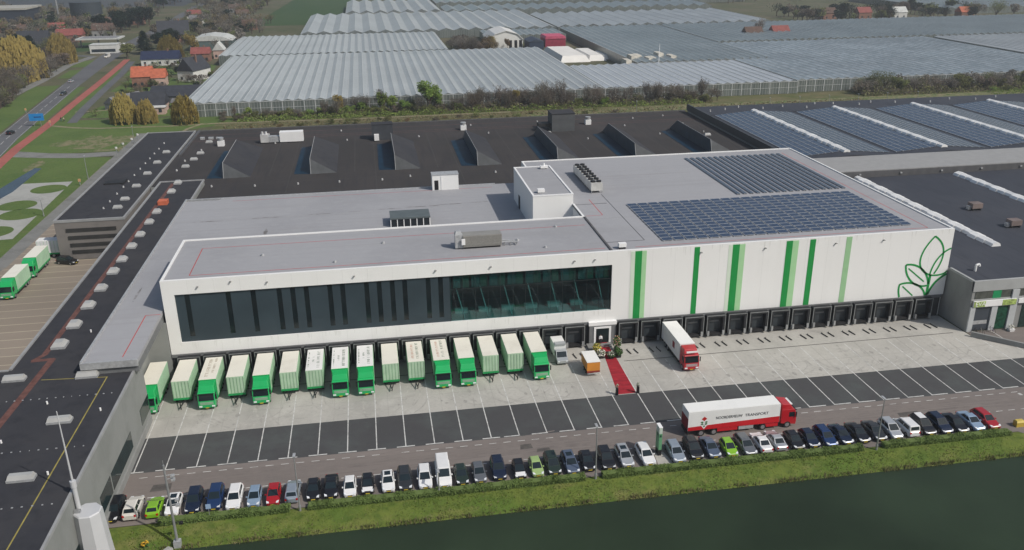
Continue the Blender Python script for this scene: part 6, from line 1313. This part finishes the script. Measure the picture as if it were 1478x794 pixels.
house('small house with red roof near the arched roof barn', -59,403,10,8,4.6,3.2,0,HW['brick'],HR['red'],'x'); house('pink gabled house right of the small red roofed one', -50.5,415,6,9,5.0,4.4,0,HW['pink'],HR['pale'],'y',False,2)
house('white gabled house with dark roof touching the greenhouse edge', -51,331,9,15,5.2,6,-24,HW['white'],HR['dark'],'y',True,2)
house('dark roofed house with white gable board on the corner lawn', -54.5,246,13,10,3.2,4.6,0,HW['pink'],HR['dark'],'x',False,2); house('pale flat extension in front of the dark roofed corner house', -50.5,238.6,7,4,3.0,.4,0,HW['pink'],HR['pale'],'x',False,2)
house('long dark shed behind the corner house', -46,268,30,11,3.2,1.5,0,HW['dark'],HR['dark'],'x',False,0,name='shed'); house('second long dark shed nearer the orange tiled house', -48,283,26,9,3.0,1.6,0,HW['dark'],HR['dark'],'x',False,0,name='shed'); house('low red brick shed right of the corner house', -41,252,11,7,2.8,1.0,0,HW['brick'],HR['grey'],'x',False,0,name='shed'); house('steep dark roofed side building left of the corner house', -67,258,7,16,2.6,2.8,-30,HW['grey'],HR['grey'],'y',False,0,name='shed')
house('big dark roofed house among dark trees up the main road', -94,512,20,16,5,9,10,HW['brick'],HR['dark'],'x'); house('house with dark purple roof in the left fields', -171,474,18,14,5,8,0,HW['white'],HR['dark'],'x')
house('red brick house with red roof left of the fuel station', -167,533,17,9,4.5,4,0,HW['brick'],HR['red'],'x',False,4); house('orange roofed house cut by the left picture edge', -152,322,11,10,4.2,3.6,20,HW['brick'],HR['orange'],'x'); house('long white flat roofed shed at the left edge', -180,425,36,9,4.2,.8,0,HW['white'],HR['pale'],'x',False,0,name='shed')
house('brown roofed house beyond the fuel station', -152,560,14,10,5,4.5,0,HW['grey'],HR['brown'],'x')
for i, (x, y, la) in enumerate(((-172,640,'pinkish roofed house far left below the dark tank'),(-150,655,'far house with red roof beside the far main road'),(-196,600,'far white walled house left of the red brick house'),(-220,590,'far small white house near the left edge'),(-240,612,'far grey house at the left edge'),(-100,640,'far house right of the far main road'),(-70,690,'far house in the trees left of the green field'),(-52,585,'far dark building below the green field'),(-112,700,'far red roofed house at the top left of the road'),(-85,760,'far pale house near the top left edge'),(-205,660,'far brown house by the dark hall'))):
    house(la, x, y, 11, 8, 4, 3.4, rnd.uniform(-20,20), [HW['grey'],HW['brick'],HW['white']][i % 3], [HR['brown'],HR['brown'],HR['grey']][i % 3] if 'red' not in la else HR['red'], 'x')
for i, (x, y, rc, la) in enumerate(((434,545,'red','red roofed house among the far right village trees'),(512,527,'orange','pinkish red house at the right end of the far right village'),(304,423,'red','bright red house among the far greenhouses'),(462,540,'pale','pale house between trees in the far right village'),(405,548,'brown','brown house left of the red roofed far village house'),(284,420,'brown','low brown house left of the bright red far house'))):
    house(la, x, y, 11, 9, 5, 4, 0, HW['brick'] if rc != 'pale' else HW['white'], HR[rc], 'x', False, 2, 'houses among the far greenhouses')
t = thing('arched_roof_barn', 'barn with low curved white roof near the greenhouse edge', 'barn', (-61,452,0)); MB().box(-13,13,0,22,0,6).build('wall', M('barn_green_grey', (.10,.14,.14), .7), t); MB().prism_y([(-13.5,5.9),(13.5,5.9),(8,8.2),(0,9.2),(-8,8.2)],-.4,22.4).build('roof', HR['pale'], t)
t = thing('fuel_station', 'fuel station with long flat white canopy beside the main road', 'fuel station', (-136,492,0)); MB().box(-14,13,-8,8,5.2,6.0).build('canopy', HR['pale'], t)
for x in (-13,-2,10): MB().box(x-.4,x+.4,-.4,.4,0,5.2).build('post', polem, t)
MB().box(-12,11,-6,6,6.0,6.1).build('roof', M('canopy_grey_top', (.22,.22,.23), .8), t)
t = thing('white_shop', 'small white flat roofed shop in front of the fuel station canopy', 'shop', (-125.5,454,0)); MB().box(-8,8,0,10,0,5).build('wall', HW['white'], t); MB().box(-8.2,8.2,-.2,10.2,5,5.3).build('roof', HR['pale'], t); MB().box(-7,7,-.05,.02,.8,2.6).build('window', glw, t)
t = thing('storage_tank', 'big dark round storage tank at the upper left', 'tank', (-207,722,0)); MB().tube((0,0,0),(0,0,14),13,n=40).build('tank_shell', M('tank_hazed_grey', (.035,.045,.055), .6, var=.1), t); MB().tube((0,0,14),(0,0,14.5),13.2,n=40).build('rim', M('tank_rim', (.05,.06,.07), .6), t)  # bluish lift of the tank shell is distance haze put into its colour
t = thing('dark_long_hall', 'long dark hall with pale roof edge at the upper left corner', 'hall', (-340,705,0)); MB().box(-160,88,0,40,0,10).build('wall', M('dark_blue_hall_wall', (.03,.038,.055), .7, var=.1), t); MB().box(-161,89,-1,41,10,11.5).build('roof', M('pale_beige_roof_edge', (.38,.37,.33), .8), t)
t = thing('chimney_mast', 'thin pale chimney beside the dark tank', 'chimney', (-235,735,0)); MB().tube((0,0,0),(0,0,28),.9,.7,n=10).build('pipe', polem, t)

# ================================================================ AIR
hz = MB().box(-5200,5200,-450,6200,-3.8,72).build('haze', [])
hm_ = bpy.data.materials.new('spring_haze'); hm_.use_nodes = True; hn = hm_.node_tree; hn.nodes.remove(hn.nodes['Principled BSDF'])
pv = hn.nodes.new('ShaderNodeVolumePrincipled'); pv.inputs['Color'].default_value = (.86,.90,.95,1); pv.inputs['Density'].default_value = .00026; pv.inputs['Anisotropy'].default_value = .3
hn.links.new(pv.outputs['Volume'], hn.nodes['Material Output'].inputs['Volume']); hz.data.materials.append(hm_); hz['kind'] = 'stuff'; tag(hz, 'thin pale haze over the far greenhouses', 'haze')

# ================================================================ CAMERA, LIGHT
cam = bpy.data.cameras.new('camera'); co = bpy.data.objects.new('camera', cam); C.objects.link(co)
cam.sensor_width = 36; cam.lens = 36*1253.7732/1478; cam.clip_start = 1; cam.clip_end = 8000
yaw, pit, rol = R(-9.2125), R(-21.3985), R(-.6005)
right = Vector((math.cos(yaw), math.sin(yaw), 0)); f0 = Vector((-math.sin(yaw), math.cos(yaw), 0))
fw = f0*math.cos(pit)+Vector((0,0,1))*math.sin(pit); up = right.cross(fw)
r2 = right*math.cos(rol)+up*math.sin(rol); u2 = -right*math.sin(rol)+up*math.cos(rol)
co.matrix_world = Matrix(((r2.x,u2.x,-fw.x,34.1816),(r2.y,u2.y,-fw.y,-131.3605),(r2.z,u2.z,-fw.z,66.077),(0,0,0,1)))
sc.camera = co
sv_ = Vector((.77,-.66,1.0)).normalized(); el = math.asin(sv_.z); az = math.atan2(sv_.x, sv_.y)
wd = bpy.data.worlds.new('World'); sc.world = wd; wd.use_nodes = True; nt = wd.node_tree
sky = nt.nodes.new('ShaderNodeTexSky'); sky.sky_type = 'NISHITA'; sky.sun_disc = False; sky.sun_elevation = el; sky.sun_rotation = az; sky.air_density = 1.3; sky.dust_density = 2.5
nt.links.new(sky.outputs['Color'], nt.nodes['Background'].inputs['Color']); nt.nodes['Background'].inputs['Strength'].default_value = .085
sl = bpy.data.lights.new('sun', 'SUN'); sl.energy = 3.2; sl.angle = R(.6); sl.color = (1,.95,.87); so = bpy.data.objects.new('sun', sl); C.objects.link(so); so.rotation_euler = sv_.to_track_quat('Z','Y').to_euler(); so.location = (0,0,200)
sc.view_settings.view_transform = 'Standard'; sc.view_settings.look = 'None'; sc.view_settings.exposure = 0; sc.view_settings.gamma = 1; sc.view_settings.use_curve_mapping = False
sc.cycles.max_bounces = 5; sc.cycles.transparent_max_bounces = 6; sc.cycles.caustics_reflective = False; sc.cycles.caustics_refractive = False
